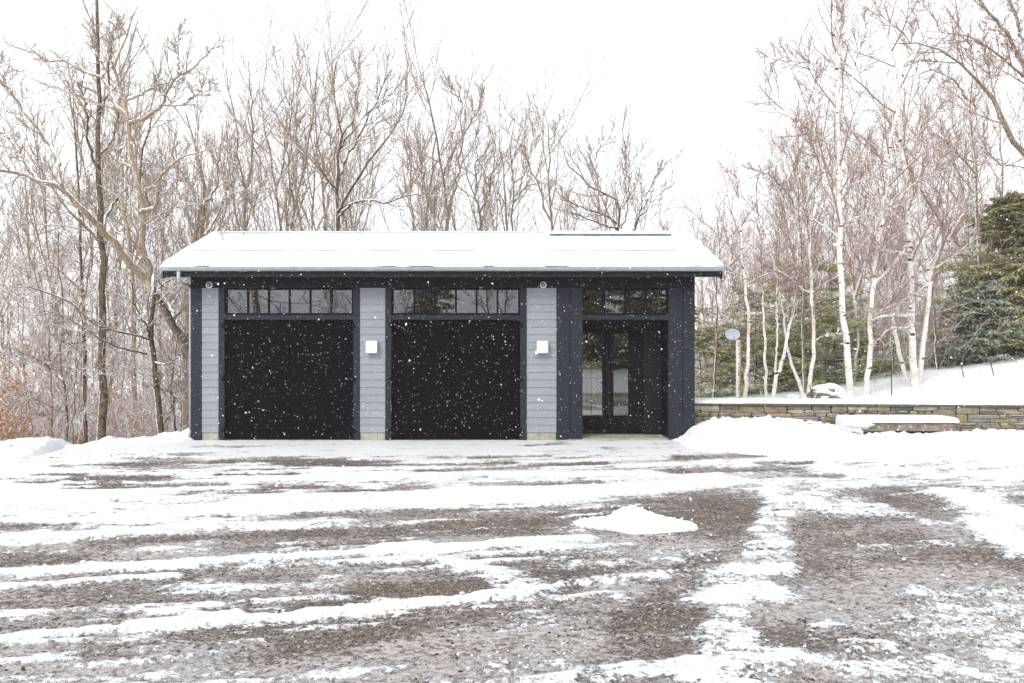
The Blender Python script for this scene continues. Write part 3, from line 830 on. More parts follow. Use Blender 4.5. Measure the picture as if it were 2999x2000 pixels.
el(1560, 1830, 1630, 30, -0.15, slush=-0.2); el(1750, 2050, 1810, 60, -0.15, slush=-0.9); el(2330, 2560, 1880, 40, -0.2, slush=-0.9); el(1620, 1720, 1680, 16, -0.2, slush=-0.7)
el(2600, 2900, 1690, 40, -0.10, slush=0.5); el(2400, 2900, 1560, 30, -0.05, slush=0.3)
for a, b in ((0, 700), (600, 1300), (1200, 1500)): el(a, b, 1940, 50, 0.0001, slush=0.35)
# ploughed snow ribs
stroke([(-60, 1893), (191, 1862), (383, 1845), (542, 1836), (689, 1822), (829, 1816), (1021, 1798), (1180, 1783), (1340, 1764), (1500, 1748), (1640, 1722)], 9.5, 0.95, ht=0.050)
stroke([(1640, 1722), (1760, 1704), (1940, 1690)], 8, 0.66, ht=0.02)
stroke([(560, 1830), (640, 1822), (690, 1818)], 15, 1.0, ht=0.085)
stroke([(-60, 1688), (383, 1665), (702, 1646), (957, 1630), (1148, 1617), (1250, 1615), (1500, 1593), (1723, 1582)], 10, 0.98, ht=0.045)
stroke([(1120, 1617), (1180, 1612), (1250, 1617)], 16, 1.05, ht=0.09)
stroke([(-60, 1730), (191, 1713), (383, 1697), (520, 1690)], 6, 0.85, ht=0.025)
stroke([(734, 1668), (957, 1655), (1244, 1637), (1340, 1652), (1435, 1676), (1520, 1712)], 9, 0.80, ht=0.03)
stroke([(-60, 1588), (150, 1578), (319, 1566), (500, 1556)], 14, 0.92, ht=0.03)
stroke([(500, 1556), (760, 1542), (1021, 1531)], 7, 0.75, ht=0.02)
stroke([(300, 1518), (766, 1496), (1148, 1477), (1467, 1462), (1700, 1458)], 11, 0.93, ht=0.03)
stroke([(-60, 1480), (600, 1462), (1148, 1450), (1600, 1440)], 8, 0.85, ht=0.02)
stroke([(1350, 1452), (1700, 1440), (1960, 1425), (2110, 1408)], 14, 0.98, ht=0.03)
stroke([(700, 1408), (1100, 1398), (1500, 1392), (1900, 1390)], 7, 0.95, ht=0.02)
stroke([(-60, 1455), (200, 1452), (420, 1446)], 10, 0.95, ht=0.02)
stroke([(1500, 1706), (1560, 1728), (1600, 1750)], 20, 0.62)
# column of leftover snow on the right and slushy tread areas
for p, h_, v_ in (([(2250, 1420), (2300, 1450), (2420, 1480)], 26, 0.72), 
                  ([(2130, 1694), (2230, 1680), (2300, 1664)], 14, 0.85), ([(2120, 1750), (2190, 1740), (2250, 1745)], 32, 0.92), ([(2070, 1870), (2190, 1880)], 22, 0.55),
                  ([(2020, 1975), (2150, 1950), (2330, 1930)], 28, 0.74), ([(2801, 1450), (2880, 1485), (2999, 1520), (3100, 1540)], 16, 0.92), ([(2880, 1535), (2940, 1570), (3020, 1615)], 22, 0.92),
                  ([(2500, 1898), (2590, 1898)], 16, 0.72), ([(2500, 1960), (2620, 1975), (2760, 2000)], 30, 0.62), ([(2690, 1795), (2999, 1795)], 12, 0.62), ([(2720, 1745), (3040, 1750)], 26, 0.57), ([(2860, 1860), (3020, 1960)], 60, 0.60),
                  ([(2380, 1836), (2520, 1830)], 8, 0.6), ([(1640, 1940), (1900, 1990)], 26, 0.42), ([(1660, 1660), (1980, 1640)], 14, 0.50), ([(2640, 1505), (2720, 1530)], 9, 0.62), ([(1290, 1995), (1500, 1950)], 20, 0.5), ([(2560, 1604), (2800, 1590)], 9, 0.55), ([(430, 1990), (620, 1930)], 26, 0.50)):
    stroke(p, h_, v_, ht=0.018 if v_ > 0.7 else 0.006)
def vstrip(pts, val, amp=0.9, ht=0.0, slush=0.0):
    """a ragged strip running away from the drive towards the house: (px, py, half width in px)"""
    global S, HT, SL
    W = sorted([(gp(a, b)[1], gp(a, b)[0], h*gp(a, b)[2]/F_PX) for a, b, h in pts]); yy_ = [w[0] for w in W]
    cx_ = np.interp(ys, yy_, [w[1] for w in W])[:, None]; hw_ = np.interp(ys, yy_, [w[2] for w in W])[:, None]
    on = ((ys > yy_[0]) & (ys < yy_[-1]))[:, None]
    m = sstep(1.35, 0.45, np.abs(X-cx_+0.25*(fbm(X*1.5, Y*2.5, 163, 3)-0.5))/hw_)*on
    S = S*(1-m) + np.maximum(S, val+amp*(rag-0.5))*m; HT = np.maximum(HT, ht*m*rag); SL = SL + slush*m
vstrip([(2320, 1405, 100), (2340, 1450, 105), (2290, 1500, 80), (2250, 1546, 55), (2240, 1610, 85), (2205, 1690, 95), (2185, 1745, 85), (2150, 1820, 65), (2125, 1890, 80), (2150, 1960, 150), (2150, 2060, 170)], 0.64, 0.7, ht=0.02, slush=0.4)
vstrip([(2860, 1400, 60), (2890, 1470, 60), (2950, 1560, 60), (3020, 1640, 70)], 0.55, 0.7, ht=0.01)
vstrip([(3000, 1700, 150), (2900, 1780, 170), (2860, 1880, 230), (2800, 2060, 260)], 0.40, 0.85, ht=0.008, slush=0.3)
vstrip([(2600, 1700, 90), (2450, 1850, 110), (2350, 2060, 150)], 0.30, 0.7, slush=0.4)
vstrip([(1980, 1590, 60), (1850, 1700, 80), (1600, 1900, 120), (1400, 2060, 160)], 0.32, 0.8, slush=0.5)
# tyre treads pressed into the slush
def tread(pts, hpx, pitch, amp):
    global S, HT
    W = [gp(*p) for p in pts]; hw = hpx*np.mean([w[2] for w in W])**2/(2*F_PX); P = [(w[0], w[1]) for w in W]
    dd = seg_dist(X, Y, P); m = sstep(hw*1.2, hw*0.7, dd)
    dx, dy = P[-1][0]-P[0][0], P[-1][1]-P[0][1]; L = math.hypot(dx, dy); s = (X*dx+Y*dy)/L; q = (-X*dy+Y*dx)/L
    wv = np.sin(2*np.pi*(s/pitch + 0.25*np.abs(np.sin(q*26)) + 1.2*fbm(X*4, Y*4, 171, 2)))
    S = S + amp*wv*m; HT = HT + 0.007*np.clip(wv, 0, 1)*m
tread([(2500, 1990), (2760, 1860), (3000, 1760)], 60, 0.075, 0.15)
tread([(2650, 1760), (3100, 1740)], 30, 0.075, 0.13)
tread([(1350, 2000), (1560, 1925), (1750, 1880)], 36, 0.08, 0.16)
tread([(1640, 1700), (2050, 1655)], 18, 0.08, 0.12)
tread([(2230, 2000), (2250, 1800), (2200, 1650)], 40, 0.09, 0.10)
tread([(60, 1960), (700, 1930)], 22, 0.08, 0.08)
S = np.clip(S, 0, 1.1)
S = np.where(Y > -0.25, np.maximum(S, 0.45+0.5*loc_), S)
Z = 0.004 + 0.020*sstep(0.40, 0.75, S) + HT*0.9 + 0.010*(fbm(X*7, Y*7, 181, 3)-0.5)*(0.4+S) + 0.006*(fbm(X*20, Y*20, 191, 2)-0.5)
yc, zc = left_crest(X)
Z = Z - 0.6*sstep(0.0, 0.8, Y-yc+0.3)*sstep(-5.9, -6.3, X)
Z = np.where((Y > -0.12) & (X > XL-0.1) & (X < XR+0.1), np.minimum(Z, 0.006), Z)
Z = Z - 0.3*sstep(3.9, 4.6, X)*sstep(-0.9, -0.3, Y)
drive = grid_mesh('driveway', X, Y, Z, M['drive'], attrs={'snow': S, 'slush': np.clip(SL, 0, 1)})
tag(drive, kind='structure')

# lumps of snow thrown up along the ribs and verges (one loose scatter)
def ico_mesh(sub, seed, r=1.0):
    bm = bmesh.new(); bmesh.ops.create_icosphere(bm, subdivisions=sub, radius=r)
    for v in bm.verts:
        v.co *= 0.45+1.1*float(fbm(v.co.x*1.6/r+seed, v.co.y*1.6/r+v.co.z*1.9/r, seed, 3))
    me = bpy.data.meshes.new('t'); bm.to_mesh(me); bm.free()
    V = np.array([v.co[:] for v in me.vertices]); T = np.array([p.vertices[:] for p in me.polygons]); bpy.data.meshes.remove(me)
    return V, T
def scatter(name, mats, pos, size, sub=1, squash=0.7, parts=None):
    bases = [ico_mesh(sub, k+3) for k in range(4)]
    VV = []; TT = []; o = 0
    for i, (p, s) in enumerate(zip(pos, size)):
        V, T = bases[i % 4]; a = RNG.uniform(0, 6.28); c, s_ = math.cos(a), math.sin(a)
        W = V*s; W = np.stack([W[:, 0]*c-W[:, 1]*s_, W[:, 0]*s_+W[:, 1]*c, W[:, 2]*squash], -1)+p
        VV.append(W); TT.append(T+o); o += len(W)
    return mesh_np(name, np.concatenate(VV), tris=np.concatenate(TT), mat=mats, smooth=True)
pos = []; size = []
def lump_line(pts, hpx, n, smax):
    W = [gp(*p) for p in pts]
    for _ in range(n):
        k = random.randrange(len(W)-1); t = random.random(); a, b = W[k], W[k+1]; d = a[2]
        sp = hpx*d*d/(2*F_PX)
        pos.append((a[0]+(b[0]-a[0])*t+random.gauss(0, 0.03), a[1]+(b[1]-a[1])*t+random.gauss(0, sp), 0.035)); size.append(0.8*smax*random.uniform(0.15, 1)**2.4)
lump_line([(0, 1888), (542, 1834), (829, 1814), (1500, 1746)], 7, 260, 0.030)
lump_line([(600, 1822), (690, 1814)], 5, 26, 0.042)
lump_line([(0, 1681), (702, 1644), (1148, 1615), (1723, 1582)], 7, 240, 0.034)
lump_line([(1120, 1612), (1250, 1612)], 8, 26, 0.055)
lump_line([(734, 1666), (1244, 1636), (1340, 1650), (1500, 1710)], 8, 140, 0.022)
lump_line([(2100, 1870), (2200, 1930)], 60, 50, 0.022); lump_line([(2400, 1960), (2999, 1800)], 60, 120, 0.018); lump_line([(1300, 1960), (1700, 1900)], 60, 120, 0.014)
lump_line([(300, 1516), (1467, 1462)], 6, 120, 0.028); lump_line([(0, 1600), (500, 1555)], 10, 80, 0.03); lump_line([(1500, 1450), (2100, 1408)], 12, 100, 0.03)
lump_line([(2200, 1560), (2150, 1780)], 60, 60, 0.022); lump_line([(2700, 1450), (3000, 1600)], 30, 60, 0.025); lump_line([(0, 1430), (2000, 1400)], 30, 160, 0.03)
lump_line([(1900, 1600), (2900, 1640)], 60, 60, 0.022); lump_line([(1560, 1600), (1500, 1980)], 60, 60, 0.015)
def clod_line(p0, p1, y0, y1, n, smax, zf):
    for _ in range(n):
        xx_ = random.uniform(gx(p0, -1), gx(p1, -1)); yy_ = random.uniform(y0, y1); pos.append((xx_, yy_, zf(xx_, yy_))); size.append(smax*random.uniform(0.2, 1)**1.8)
CZ = lambda x_, y_: float(np.interp(x_, [3.6, 4.3, 4.9, 5.6, 6.4, 7.3, 14], [0.05, 0.38, 0.52, 0.53, 0.42, 0.22, 0.24]))
pc_ = gp(1853, 1537)
for _ in range(55):
    a_ = random.uniform(0, 6.28); q_ = random.uniform(0.75, 1.15); pos.append((pc_[0]+0.70*q_*math.cos(a_), pc_[1]-0.05+0.33*q_*math.sin(a_), 0.03)); size.append(0.022*random.uniform(0.2, 1)**1.8)
for _ in range(14):
    pos.append((pc_[0]+random.gauss(-0.06, 0.12), pc_[1]+random.gauss(0, 0.06), 0.185-random.random()*0.03)); size.append(0.022*random.uniform(0.3, 1))
clod_line(-100, 560, -2.6, -1.2, 90, 0.05, lambda x_, y_: float(left_crest(x_)[1])*0.9 if abs(y_-float(left_crest(x_)[0])) < 0.5 else 0.03)
clod_line(2060, 2980, -1.10, -0.75, 260, 0.055, CZ)
clod_line(2060, 2980, -1.9, -0.9, 160, 0.045, lambda x_, y_: CZ(x_, y_)*(1-((-0.95-y_)/1.9)**1.1 if y_ < -0.95 else 1)-0.01)
o = obj('snow_lumps', scatter('snow_lumps', M['snow'], pos, size, 1)); tag(o, 'small lumps of ploughed snow strewn along the white ribs on the driveway', 'snow lumps', kind='stuff')
# coarse gravel standing proud of the surface in the foreground
n = 75000; d = 3.2 + 10*RNG.random(n)**1.15; xx = (RNG.random(n)*2-1)*0.72*d + 0.4; yy = d + CAM_Y
ci = np.clip(((xx-xs[0])/0.024).astype(int), 0, len(xs)-1); ri = np.clip(np.searchsorted(ys, yy), 0, len(ys)-1)
keep = (S[ri, ci] < 0.50) & (yy < -1.0) & (RNG.random(n) > 0.75*np.clip(SL[ri, ci], 0, 1)) & (fbm(xx*4, yy*4, 301, 3) + 0.25*RNG.random(n) > 0.57)
xx, yy, zz = xx[keep], yy[keep], Z[ri, ci][keep]
sz = 0.0050 + 0.0110*RNG.random(len(xx))**2.0
ts = np.array([[0,1,2],[0,2,3],[0,3,4],[0,4,1],[5,2,1],[5,3,2],[5,4,3],[5,1,4]])
th = RNG.random(len(xx))*6.28
ring = np.stack([np.cos(th[:, None]+np.arange(4)*1.57)*(0.8+0.5*RNG.random((len(xx), 4))), np.sin(th[:, None]+np.arange(4)*1.57)*(0.8+0.5*RNG.random((len(xx), 4))), 0.25*(RNG.random((len(xx), 4))-0.5)], -1)
V = np.concatenate([np.array([0.15, 0.1, 0.62])[None, None]*np.ones((len(xx), 1, 1)), ring, np.array([0, 0, -0.5])[None, None]*np.ones((len(xx), 1, 1))], 1)*sz[:, None, None]
V += np.stack([xx, yy, zz+0.001], -1)[:, None]
T = (ts[None]+np.arange(len(xx))[:, None, None]*6).reshape(-1, 3)
def mat_pebble():
    t = NT('pebble'); g = t.new('ShaderNodeNewGeometry'); c = t.ramp(g.outputs['Random Per Island'], [(0.0, (0.022, 0.018, 0.015)), (0.4, (0.07, 0.056, 0.046)), (0.62, (0.14, 0.112, 0.088)), (0.8, (0.26, 0.21, 0.16)), (1.0, (0.48, 0.42, 0.36))])
    return t.fin(c, 0.6, 0.35)
o = obj('gravel', mesh_np('gravel', V.reshape(-1, 3), tris=T, mat=mat_pebble())); tag(o, 'loose brown gravel stones showing between the snow on the driveway', 'gravel', kind='stuff')

# snow pile on the driveway -----------------------------------------
def snow_heap(name, label, cat, cx, cy, rx_, ry_, h, fn, res=0.02):
    X, Y = np.meshgrid(np.arange(-rx_*1.25, rx_*1.25, res), np.arange(-ry_*1.3, ry_*1.3, res))
    Z = fn(X, Y)
    e = tag(empty(name, (cx, cy, 0.0)), label, cat)
    return X, Y, Z, e
X, Y = np.meshgrid(np.arange(-0.92, 0.95, 0.011), np.arange(-0.6, 0.6, 0.011))
xw = X/0.72 - 0.0; 
prof = np.interp(X.ravel(), [-0.75, -0.5, -0.25, -0.13, 0.0, 0.05, 0.2, 0.38, 0.6, 0.70, 0.74], [0, 0.055, 0.11, 0.195, 0.215, 0.195, 0.155, 0.10, 0.055, 0.03, 0]).reshape(X.shape)
wy = 0.16 + 0.30*np.clip(prof/0.2, 0, 1)**0.8
cyy = -0.04 - 0.10*X
Zp = prof*np.clip(1-np.abs(Y-cyy)/wy, 0, 1)**0.9 - 0.01
Zp = Zp + (0.06*(fbm(X*6, Y*6, 201, 4)-0.5) + 0.035*(fbm(X*18, Y*18, 203, 3)-0.5))*sstep(0.0, 0.05, Zp+0.01)
Zp = np.where(Zp < 0.002, -0.03, Zp)
sp_ = grid_mesh('snow_pile', X, Y, Zp, M['snow']); c_ = gp(1853, 1537); sp_.location = (c_[0], c_[1], 0.022); sp_.scale = (0.93, 0.93, 1.0)
tag(sp_, 'low pointed heap of shovelled snow lying alone on the gravel before the dark entry', 'snow pile')

# snow bank on the right, ploughed up against the stone wall ----------
X, Y = np.meshgrid(np.arange(3.15, 15.5, 0.028), np.arange(-3.6, 0.35, 0.028))
pr = [(1990, 1298), (2010, 1288), (2040, 1270), (2075, 1250), (2110, 1232), (2150, 1226), (2190, 1224), (2260, 1224), (2330, 1230), (2400, 1238), (2450, 1250), (2490, 1268), (2560, 1280), (2590, 1271), (2640, 1270), (2700, 1274), (2760, 1272), (2830, 1266), (2880, 1268), (2930, 1264), (3100, 1264)]
YC = -0.95; pxs = [gx(p[0], YC) for p in pr] + [15.6]; pzs = [gz(p[1], YC) for p in pr] + [0.28]
crest = np.interp(X, pxs, pzs)
crest = crest + 0.055*(fbm(X*3.3, Y*2.2, 211, 4)-0.5) + 0.16*np.clip(vnoise(X*6, Y*4, 213)-0.58, 0, 1) + 0.10*np.clip(vnoise(X*15, Y*9, 215)-0.6, 0, 1)
footw = np.interp(X, [3.2, 3.9, 5.2, 7, 9, 13], [0.5, 0.9, 1.8, 2.0, 1.9, 2.0])
u = (YC-Y)/footw
front = crest*np.clip(1-sstep(-0.1, 1.0, u)*1.0, 0, 1)
back = crest*(1-0.25*np.clip((Y-YC)/1.2, 0, 1))
Zb = np.where(Y < YC, front, back)
Zb = Zb + (0.05*(fbm(X*2.2, Y*2.2, 221, 5, 0.6)-0.5) + 0.055*(fbm(X*7, Y*7, 223, 4, 0.6)-0.5))*sstep(0.0, 0.15, Zb)
Zb = Zb*sstep(3.3, 4.1, X) - 0.02 - 0.12*sstep(0.06, 0.0, Zb)
Zb = np.where((X < XR+0.02) & (Y > -0.04), -0.2, Zb)
sb = grid_mesh('snow_bank', X, Y, Zb, M['snow'])
tag(sb, 'long lumpy bank of ploughed white snow heaped against the low stone wall', 'snow bank')
# snow bank on the left, at the edge of the wood ---------------------
X, Y = np.meshgrid(np.arange(-14.5, -5.75, 0.03), np.arange(-5.2, 2.4, 0.03))
yc, zc = left_crest(X + 0.25*(vnoise(X*1.3, Y*0.6, 231)-0.5))
zc = zc + 0.01 + 0.08*(fbm(X*2.6, Y*0.6, 233, 4)-0.5) + 0.13*np.clip(vnoise(X*5.5, Y*3, 235)-0.55, 0, 1) + 0.08*np.clip(vnoise(X*13, Y*8, 237)-0.6, 0, 1)
fw = np.interp(X, [-12, -9, -7.6, -6.4, -6.0], [2.0, 1.9, 1.2, 1.4, 0.7])
u = (yc-Y)/fw
Zl = np.where(Y < yc, zc*(1-sstep(-0.15, 1.0, u)) + 0.03*(1-u), zc - 0.06*(Y-yc) - 0.30*np.clip(Y-yc-0.3, 0, None))
Zl = np.where(u > 1.0, -0.03-(u-1)*0.2, Zl)
Zl = Zl + (0.05*(fbm(X*2.5, Y*2.5, 241, 5, 0.6)-0.5) + 0.045*(fbm(X*8, Y*8, 243, 4, 0.6)-0.5))*sstep(1.3, 0.6, u)
Zl = Zl - 0.16*sstep(XL-0.05, XL+0.3, X); Zl = np.where((X > XL-0.02) & (Y > -0.05), -0.3, Zl)
lb = grid_mesh('snow_bank', X, Y, Zl, M['snow'])
tag(lb, 'low bank of snow between the driveway and the wood left of the garage', 'snow bank')

# ================================================================== STONE WALL
WX0, WY0 = 4.115, 0.36
WX1, WY1 = 16.0, -0.70
wdir = Vector((WX1-WX0, WY1-WY0, 0)); WLn = wdir.length; wdir.normalize(); wnrm = Vector((wdir.y, -wdir.x, 0))   # towards the yard
SW = tag(empty('stone_wall', (WX0, WY0, 0)), 'low dry-laid stone wall with dark slate coping running right from the garage', 'wall')
ZT = 0.685
V = []; Q = []; col = []
pal = [(0.25, 0.22, 0.155), (0.30, 0.265, 0.175), (0.21, 0.205, 0.18), (0.24, 0.255, 0.245), (0.33, 0.24, 0.17), (0.27, 0.245, 0.13), (0.17, 0.16, 0.145), (0.36, 0.31, 0.24), (0.25, 0.20, 0.165), (0.29, 0.30, 0.27), (0.42, 0.38, 0.32)]
rr = random.Random(12)
def stone(s0, s1, z0, z1):
    g = 0.0045+rr.random()*0.004
    s0 += g; s1 -= g; z0 += g*0.7; z1 -= g*0.7
    dpt = rr.uniform(0.0, 0.030); nseg = 6
    c = rr.choice(pal); f = rr.uniform(0.75, 1.15); c = (c[0]*f*1.06, c[1]*f, c[2]*f*0.84, 1)
    w_, h_ = s1-s0, z1-z0; rad = min(w_, h_)*rr.uniform(0.18, 0.45)
    out = []
    j = lambda k: rr.uniform(-k, k)
    corners = [(s0+rad, z0, s0, z0+rad), ]
    ring = [(s0+rad, z0), (s0+w_*0.5, z0+j(h_*0.04)), (s1-rad, z0), (s1-rad*0.25, z0+rad*0.3), (s1, z0+rad), (s1, z1-rad), (s1-rad*0.3, z1-rad*0.25), (s1-rad, z1), (s0+w_*0.45, z1+j(h_*0.04)), (s0+rad, z1), (s0+rad*0.3, z1-rad*0.3), (s0, z1-rad), (s0, z0+rad), (s0+rad*0.3, z0+rad*0.25)]
    cx_, cz_ = (s0+s1)/2, (z0+z1)/2; n = len(ring); b = len(V)
    for lay, (sc, dd) in enumerate(((1.0, -0.10), (1.0, dpt-0.012), (1-0.012/max(w_, 0.02), dpt-0.003), (0.80, dpt+rr.uniform(0, 0.006)))):
        for (a, z) in ring:
            aa = cx_+(a-cx_)*sc; zz_ = cz_+(z-cz_)*(sc if lay < 3 else 0.72)
            p = Vector((WX0, WY0, 0)) + wdir*aa + wnrm*(dd + (rr.uniform(-0.003, 0.003) if lay == 3 else 0)); V.append((p.x-WX0, p.y-WY0, zz_))
    for lay in range(3):
        for k in range(n):
            k2 = (k+1) % n; Q.append((b+lay*n+k, b+lay*n+k2, b+(lay+1)*n+k2, b+(lay+1)*n+k)); col.append(c)
    V.append(tuple(sum(V[b+3*n+k][i] for k in range(n))/n for i in range(3))); ci_ = len(V)-1
    for k in range(n):
        Q.append((b+3*n+k, b+3*n+(k+1) % n, ci_)); col.append(c)
def fill(s0, s1, z0, z1):
    w_, h_ = s1-s0, z1-z0
    if h_ > 0.165 or (h_ > 0.10 and rr.random() < 0.5):
        if rr.random() < 0.85 or h_ > 0.19:
            m_ = z0+h_*rr.uniform(0.35, 0.65); fill(s0, s1, z0, m_); fill(s0, s1, m_, z1); return
    if w_ > max(h_*5.5, 0.26) and rr.random() < 0.85:
        m_ = s0+w_*rr.uniform(0.3, 0.7); fill(s0, m_, z0, z1); fill(m_, s1, z0, z1); return
    stone(s0, s1, z0, z1)
cz = [-0.04]
while cz[-1] < ZT-0.10: cz.append(cz[-1]+rr.uniform(0.042, 0.088))
cz = [c for c in cz if c < ZT-0.055]+[ZT]
taken = [[] for _ in cz]
def wob_(k, s): return 0.0 if k in (0, len(cz)-1) else 0.022*(vnoise(s*0.7, k*5.1, 7)-0.5)
for k in range(len(cz)-1):
    s = 0.0
    while s < WLn:
        hit = [t_ for t_ in taken[k] if t_[0] <= s+1e-6 < t_[1]]
        if hit: s = hit[0][1]; continue
        nxt = min([t_[0] for t_ in taken[k] if t_[0] > s] + [WLn])
        s2 = s+rr.choice([rr.uniform(0.13, 0.26), rr.uniform(0.25, 0.5), rr.uniform(0.3, 0.65)])
        if nxt-s2 < 0.10: s2 = nxt
        s2 = min(s2, nxt); za_, zb2 = cz[k]+float(wob_(k, s)), cz[k+1]+float(wob_(k+1, s))
        if k < len(cz)-2 and rr.random() < 0.13 and s2-s > 0.16:
            stone(s, s2, za_, cz[k+2]+float(wob_(k+2, s))); taken[k+1].append((s, s2))
        elif rr.random() < 0.25 and zb2-za_ > 0.07:
            mz = za_+(zb2-za_)*rr.uniform(0.4, 0.6); stone(s, s2, za_, mz); stone(s, s2, mz, zb2)
        else: stone(s, s2, za_, zb2)
        s = s2
me = bpy.data.meshes.new('masonry'); me.from_pydata(V, [], Q); me.materials.append(M['stone'])
ca = me.color_attributes.new('tint', 'FLOAT_COLOR', 'CORNER'); cc = []
for p, c in zip(me.polygons, col): cc += list(c)*len(p.vertices)
ca.data.foreach_set('color', cc); me.polygons.foreach_set('use_smooth', [False]*len(me.polygons))
obj('masonry', me, SW)
def wall_box(name, s0, s1, o0, o1, z0, z1, mat, bevel=0.0):
    m = MB(); P = [Vector((0, 0, 0))+wdir*a+wnrm*b for a, b in ((s0, o0), (s1, o0), (s1, o1), (s0, o1))]
    m.v = [(p.x, p.y, z0) for p in P]+[(p.x, p.y, z1) for p in P]
    m.f = [(0,3,2,1), (4,5,6,7), (0,1,5,4), (1,2,6,5), (2,3,7,6), (3,0,4,7)]
    return m.build(name, mat, SW, bevel=bevel)
wall_box('wall_core', 0.0, WLn, -0.5, -0.06, -0.2, ZT-0.002, M['seal'])
s = 0.0
while s < WLn:
    s2 = min(s+rr.uniform(0.9, 1.6), WLn); wall_box('coping', s+0.003, s2-0.003, -0.48, 0.045+rr.uniform(-0.006, 0.006), ZT+0.001, ZT+0.046+rr.uniform(-0.004, 0.004), M['slab'], 0.007); s = s2
nx = 700; sv = np.linspace(0, WLn, nx); ov = np.linspace(-0.75, 0.035, 14); A, B = np.meshgrid(sv, ov)
B2 = B + 0.012*(fbm(A*5, B*0, 251, 4)-0.5)*sstep(-0.2, 0.04, B)
e = np.clip((0.035-B)/0.05, 0, 1); zt = ZT+0.040 + (0.055+0.02*fbm(A*2, B*2, 253, 4))*np.sqrt(np.clip(1-(1-e)**2, 0, 1))
obj('snow_cover', (lambda Xs, Ys: (lambda i: mesh_np('snow_cover', np.stack([Xs, Ys, zt], -1).reshape(-1, 3), np.stack([i, i+nx, i+nx+1, i+1], -1).reshape(-1, 4), mat=M['snow'], smooth=True))(np.arange(13)[:, None]*nx+np.arange(nx-1)[None]))(A*wdir.x+B2*wnrm.x, A*wdir.y+B2*wnrm.y), SW)

# stone bench at the foot of the wall -------------------------------
bx0, bx1 = gx(2500, -0.62), gx(2800, -0.62)
BN = tag(empty('stone_bench', ((bx0+bx1)/2, -0.4, 0)), 'long brown stone bench under a thick white roll of snow, set before the wall', 'bench'); BL = Vector(BN.location)
def bpart(m, name, mat, **k):
    o = m.build(name, mat, None, **k); o.parent = BN; o.location = -BL; return o
bpart(MB().box(bx0, bx1, -0.62, -0.05, 0.255, 0.425), 'seat_slab', M['brownstone'], bevel=0.015)
bpart(MB().box(bx0+0.12, bx0+0.50, -0.5, -0.08, -0.05, 0.253), 'support', M['brownstone'], bevel=0.015)
bpart(MB().box(bx1-0.50, bx1-0.12, -0.5, -0.08, -0.05, 0.253), 'support', M['brownstone'], bevel=0.015)
sx = np.linspace(bx0-0.10, bx1+0.06, 160); sy = np.linspace(-0.66, -0.02, 34); A, B = np.meshgrid(sx, sy)
e = np.clip(np.minimum(np.minimum(A-sx[0], sx[-1]-A), np.minimum(B-sy[0], 0.3+sy[-1]-B))/0.07, 0, 1)
zz = 0.424 + (0.098+0.02*(fbm(A*3, B*3, 261, 3)-0.5))*np.sqrt(np.clip(1-(1-e)**2, 0, 1))
droop = sstep(bx0+0.22, bx0+0.06, A)
zz = np.where(e < 0.02, 0.425-0.17*droop*(0.75+0.6*fbm(A*9, B*0, 263, 2)), zz)
i = np.arange(33)[:, None]*160+np.arange(159)[None]
o = obj('snow_cover', mesh_np('snow_cover', np.stack([A, B, zz], -1).reshape(-1, 3), np.stack([i, i+1, i+161, i+160], -1).reshape(-1, 4), mat=M['snow'], smooth=True)); o.parent = BN; o.location = -BL
# snow lump hanging over the left end
V_, T_ = ico_mesh(3, 31)
o = obj('snow_clump', mesh_np('snow_clump', V_*np.array([0.27, 0.16, 0.12]), tris=T_, mat=M['snow'], smooth=True)); o.parent = BN; o.location = Vector((bx0+0.08, -0.57, 0.40))-BL

# rocks, stakes, dish on the slope -----------------------------------
def th(x, y): return float(terrain_h(np.array([x]), np.array([y]))[0])
def boulder(px, py, Y, sx_, sy_, sz_, seed, label, snowt):
    x, _, z = wpt(px, py, Y); e = tag(empty('boulder', (x, Y, z-sz_*0.4)), label, 'boulder')
    V_, T_ = ico_mesh(4, seed); R_ = V_*np.array([sx_, sy_, sz_]); R_[:, 2] += 0.03*(fbm(R_[:, 0]*9, R_[:, 1]*9+R_[:, 2]*4, seed, 3)-0.5)
    obj('rock', mesh_np('rock', R_, tris=T_, mat=M['brownstone'], smooth=True), e)
    S_ = V_*np.array([sx_*1.03, sy_*1.03, sz_]); S_[:, 2] = np.where(S_[:, 2] > -sz_*0.15, S_[:, 2]+snowt, -sz_*0.1+0.02*np.sin(S_[:, 0]*30))
    obj('snow_cap', mesh_np('snow_cap', S_, tris=T_, mat=M['snow'], smooth=True), e); return e
boulder(2432, 1152, 4.0, 0.46, 0.40, 0.24, 41, 'wide boulder with reddish underside capped by rounded snow, beside the tallest birch', 0.05)
boulder(2326, 1163, 3.0, 0.16, 0.16, 0.07, 43, 'small flat grey rock peeping out of the snow left of the big boulder', 0.0)
M['stake'] = mat_paint('rusty_dark_stake', (0.035, 0.03, 0.03), 0.2, 0.7)
def stake(pxt, pyt, pxb, pyb, Y, label, cross=False):
    a = Vector(wpt(pxt, pyt, Y)); b = Vector(wpt(pxb, pyb, Y)); e = tag(empty('garden_stake', b), label, 'stake', 'dark metal stakes on the snowy slope')
    MB().tube([tuple(a-b), (0, 0, 0), tuple((b-a)*0.3)], 0.012, 8).build('rod', M['stake'], e)
    MB().tube([tuple((a-b)*1.0), tuple((a-b)*1.02)], 0.018, 8).build('rod_cap', M['stake'], e)
    if cross: MB().tube([tuple((a-b)*0.52), tuple((a-b)*0.52+Vector((-0.13, 0, 0))), tuple((a-b)*0.52+Vector((-0.14, 0, -0.05)))], 0.010, 8).build('side_hook', M['stake'], e)
stake(2610, 1064, 2611, 1136, 4.5, 'tall upright dark stake with a side hook, left of the big birch clump', True)
stake(2371, 1128, 2380, 1164, 3.0, 'short leaning dark stake in front of the big snowy boulder')
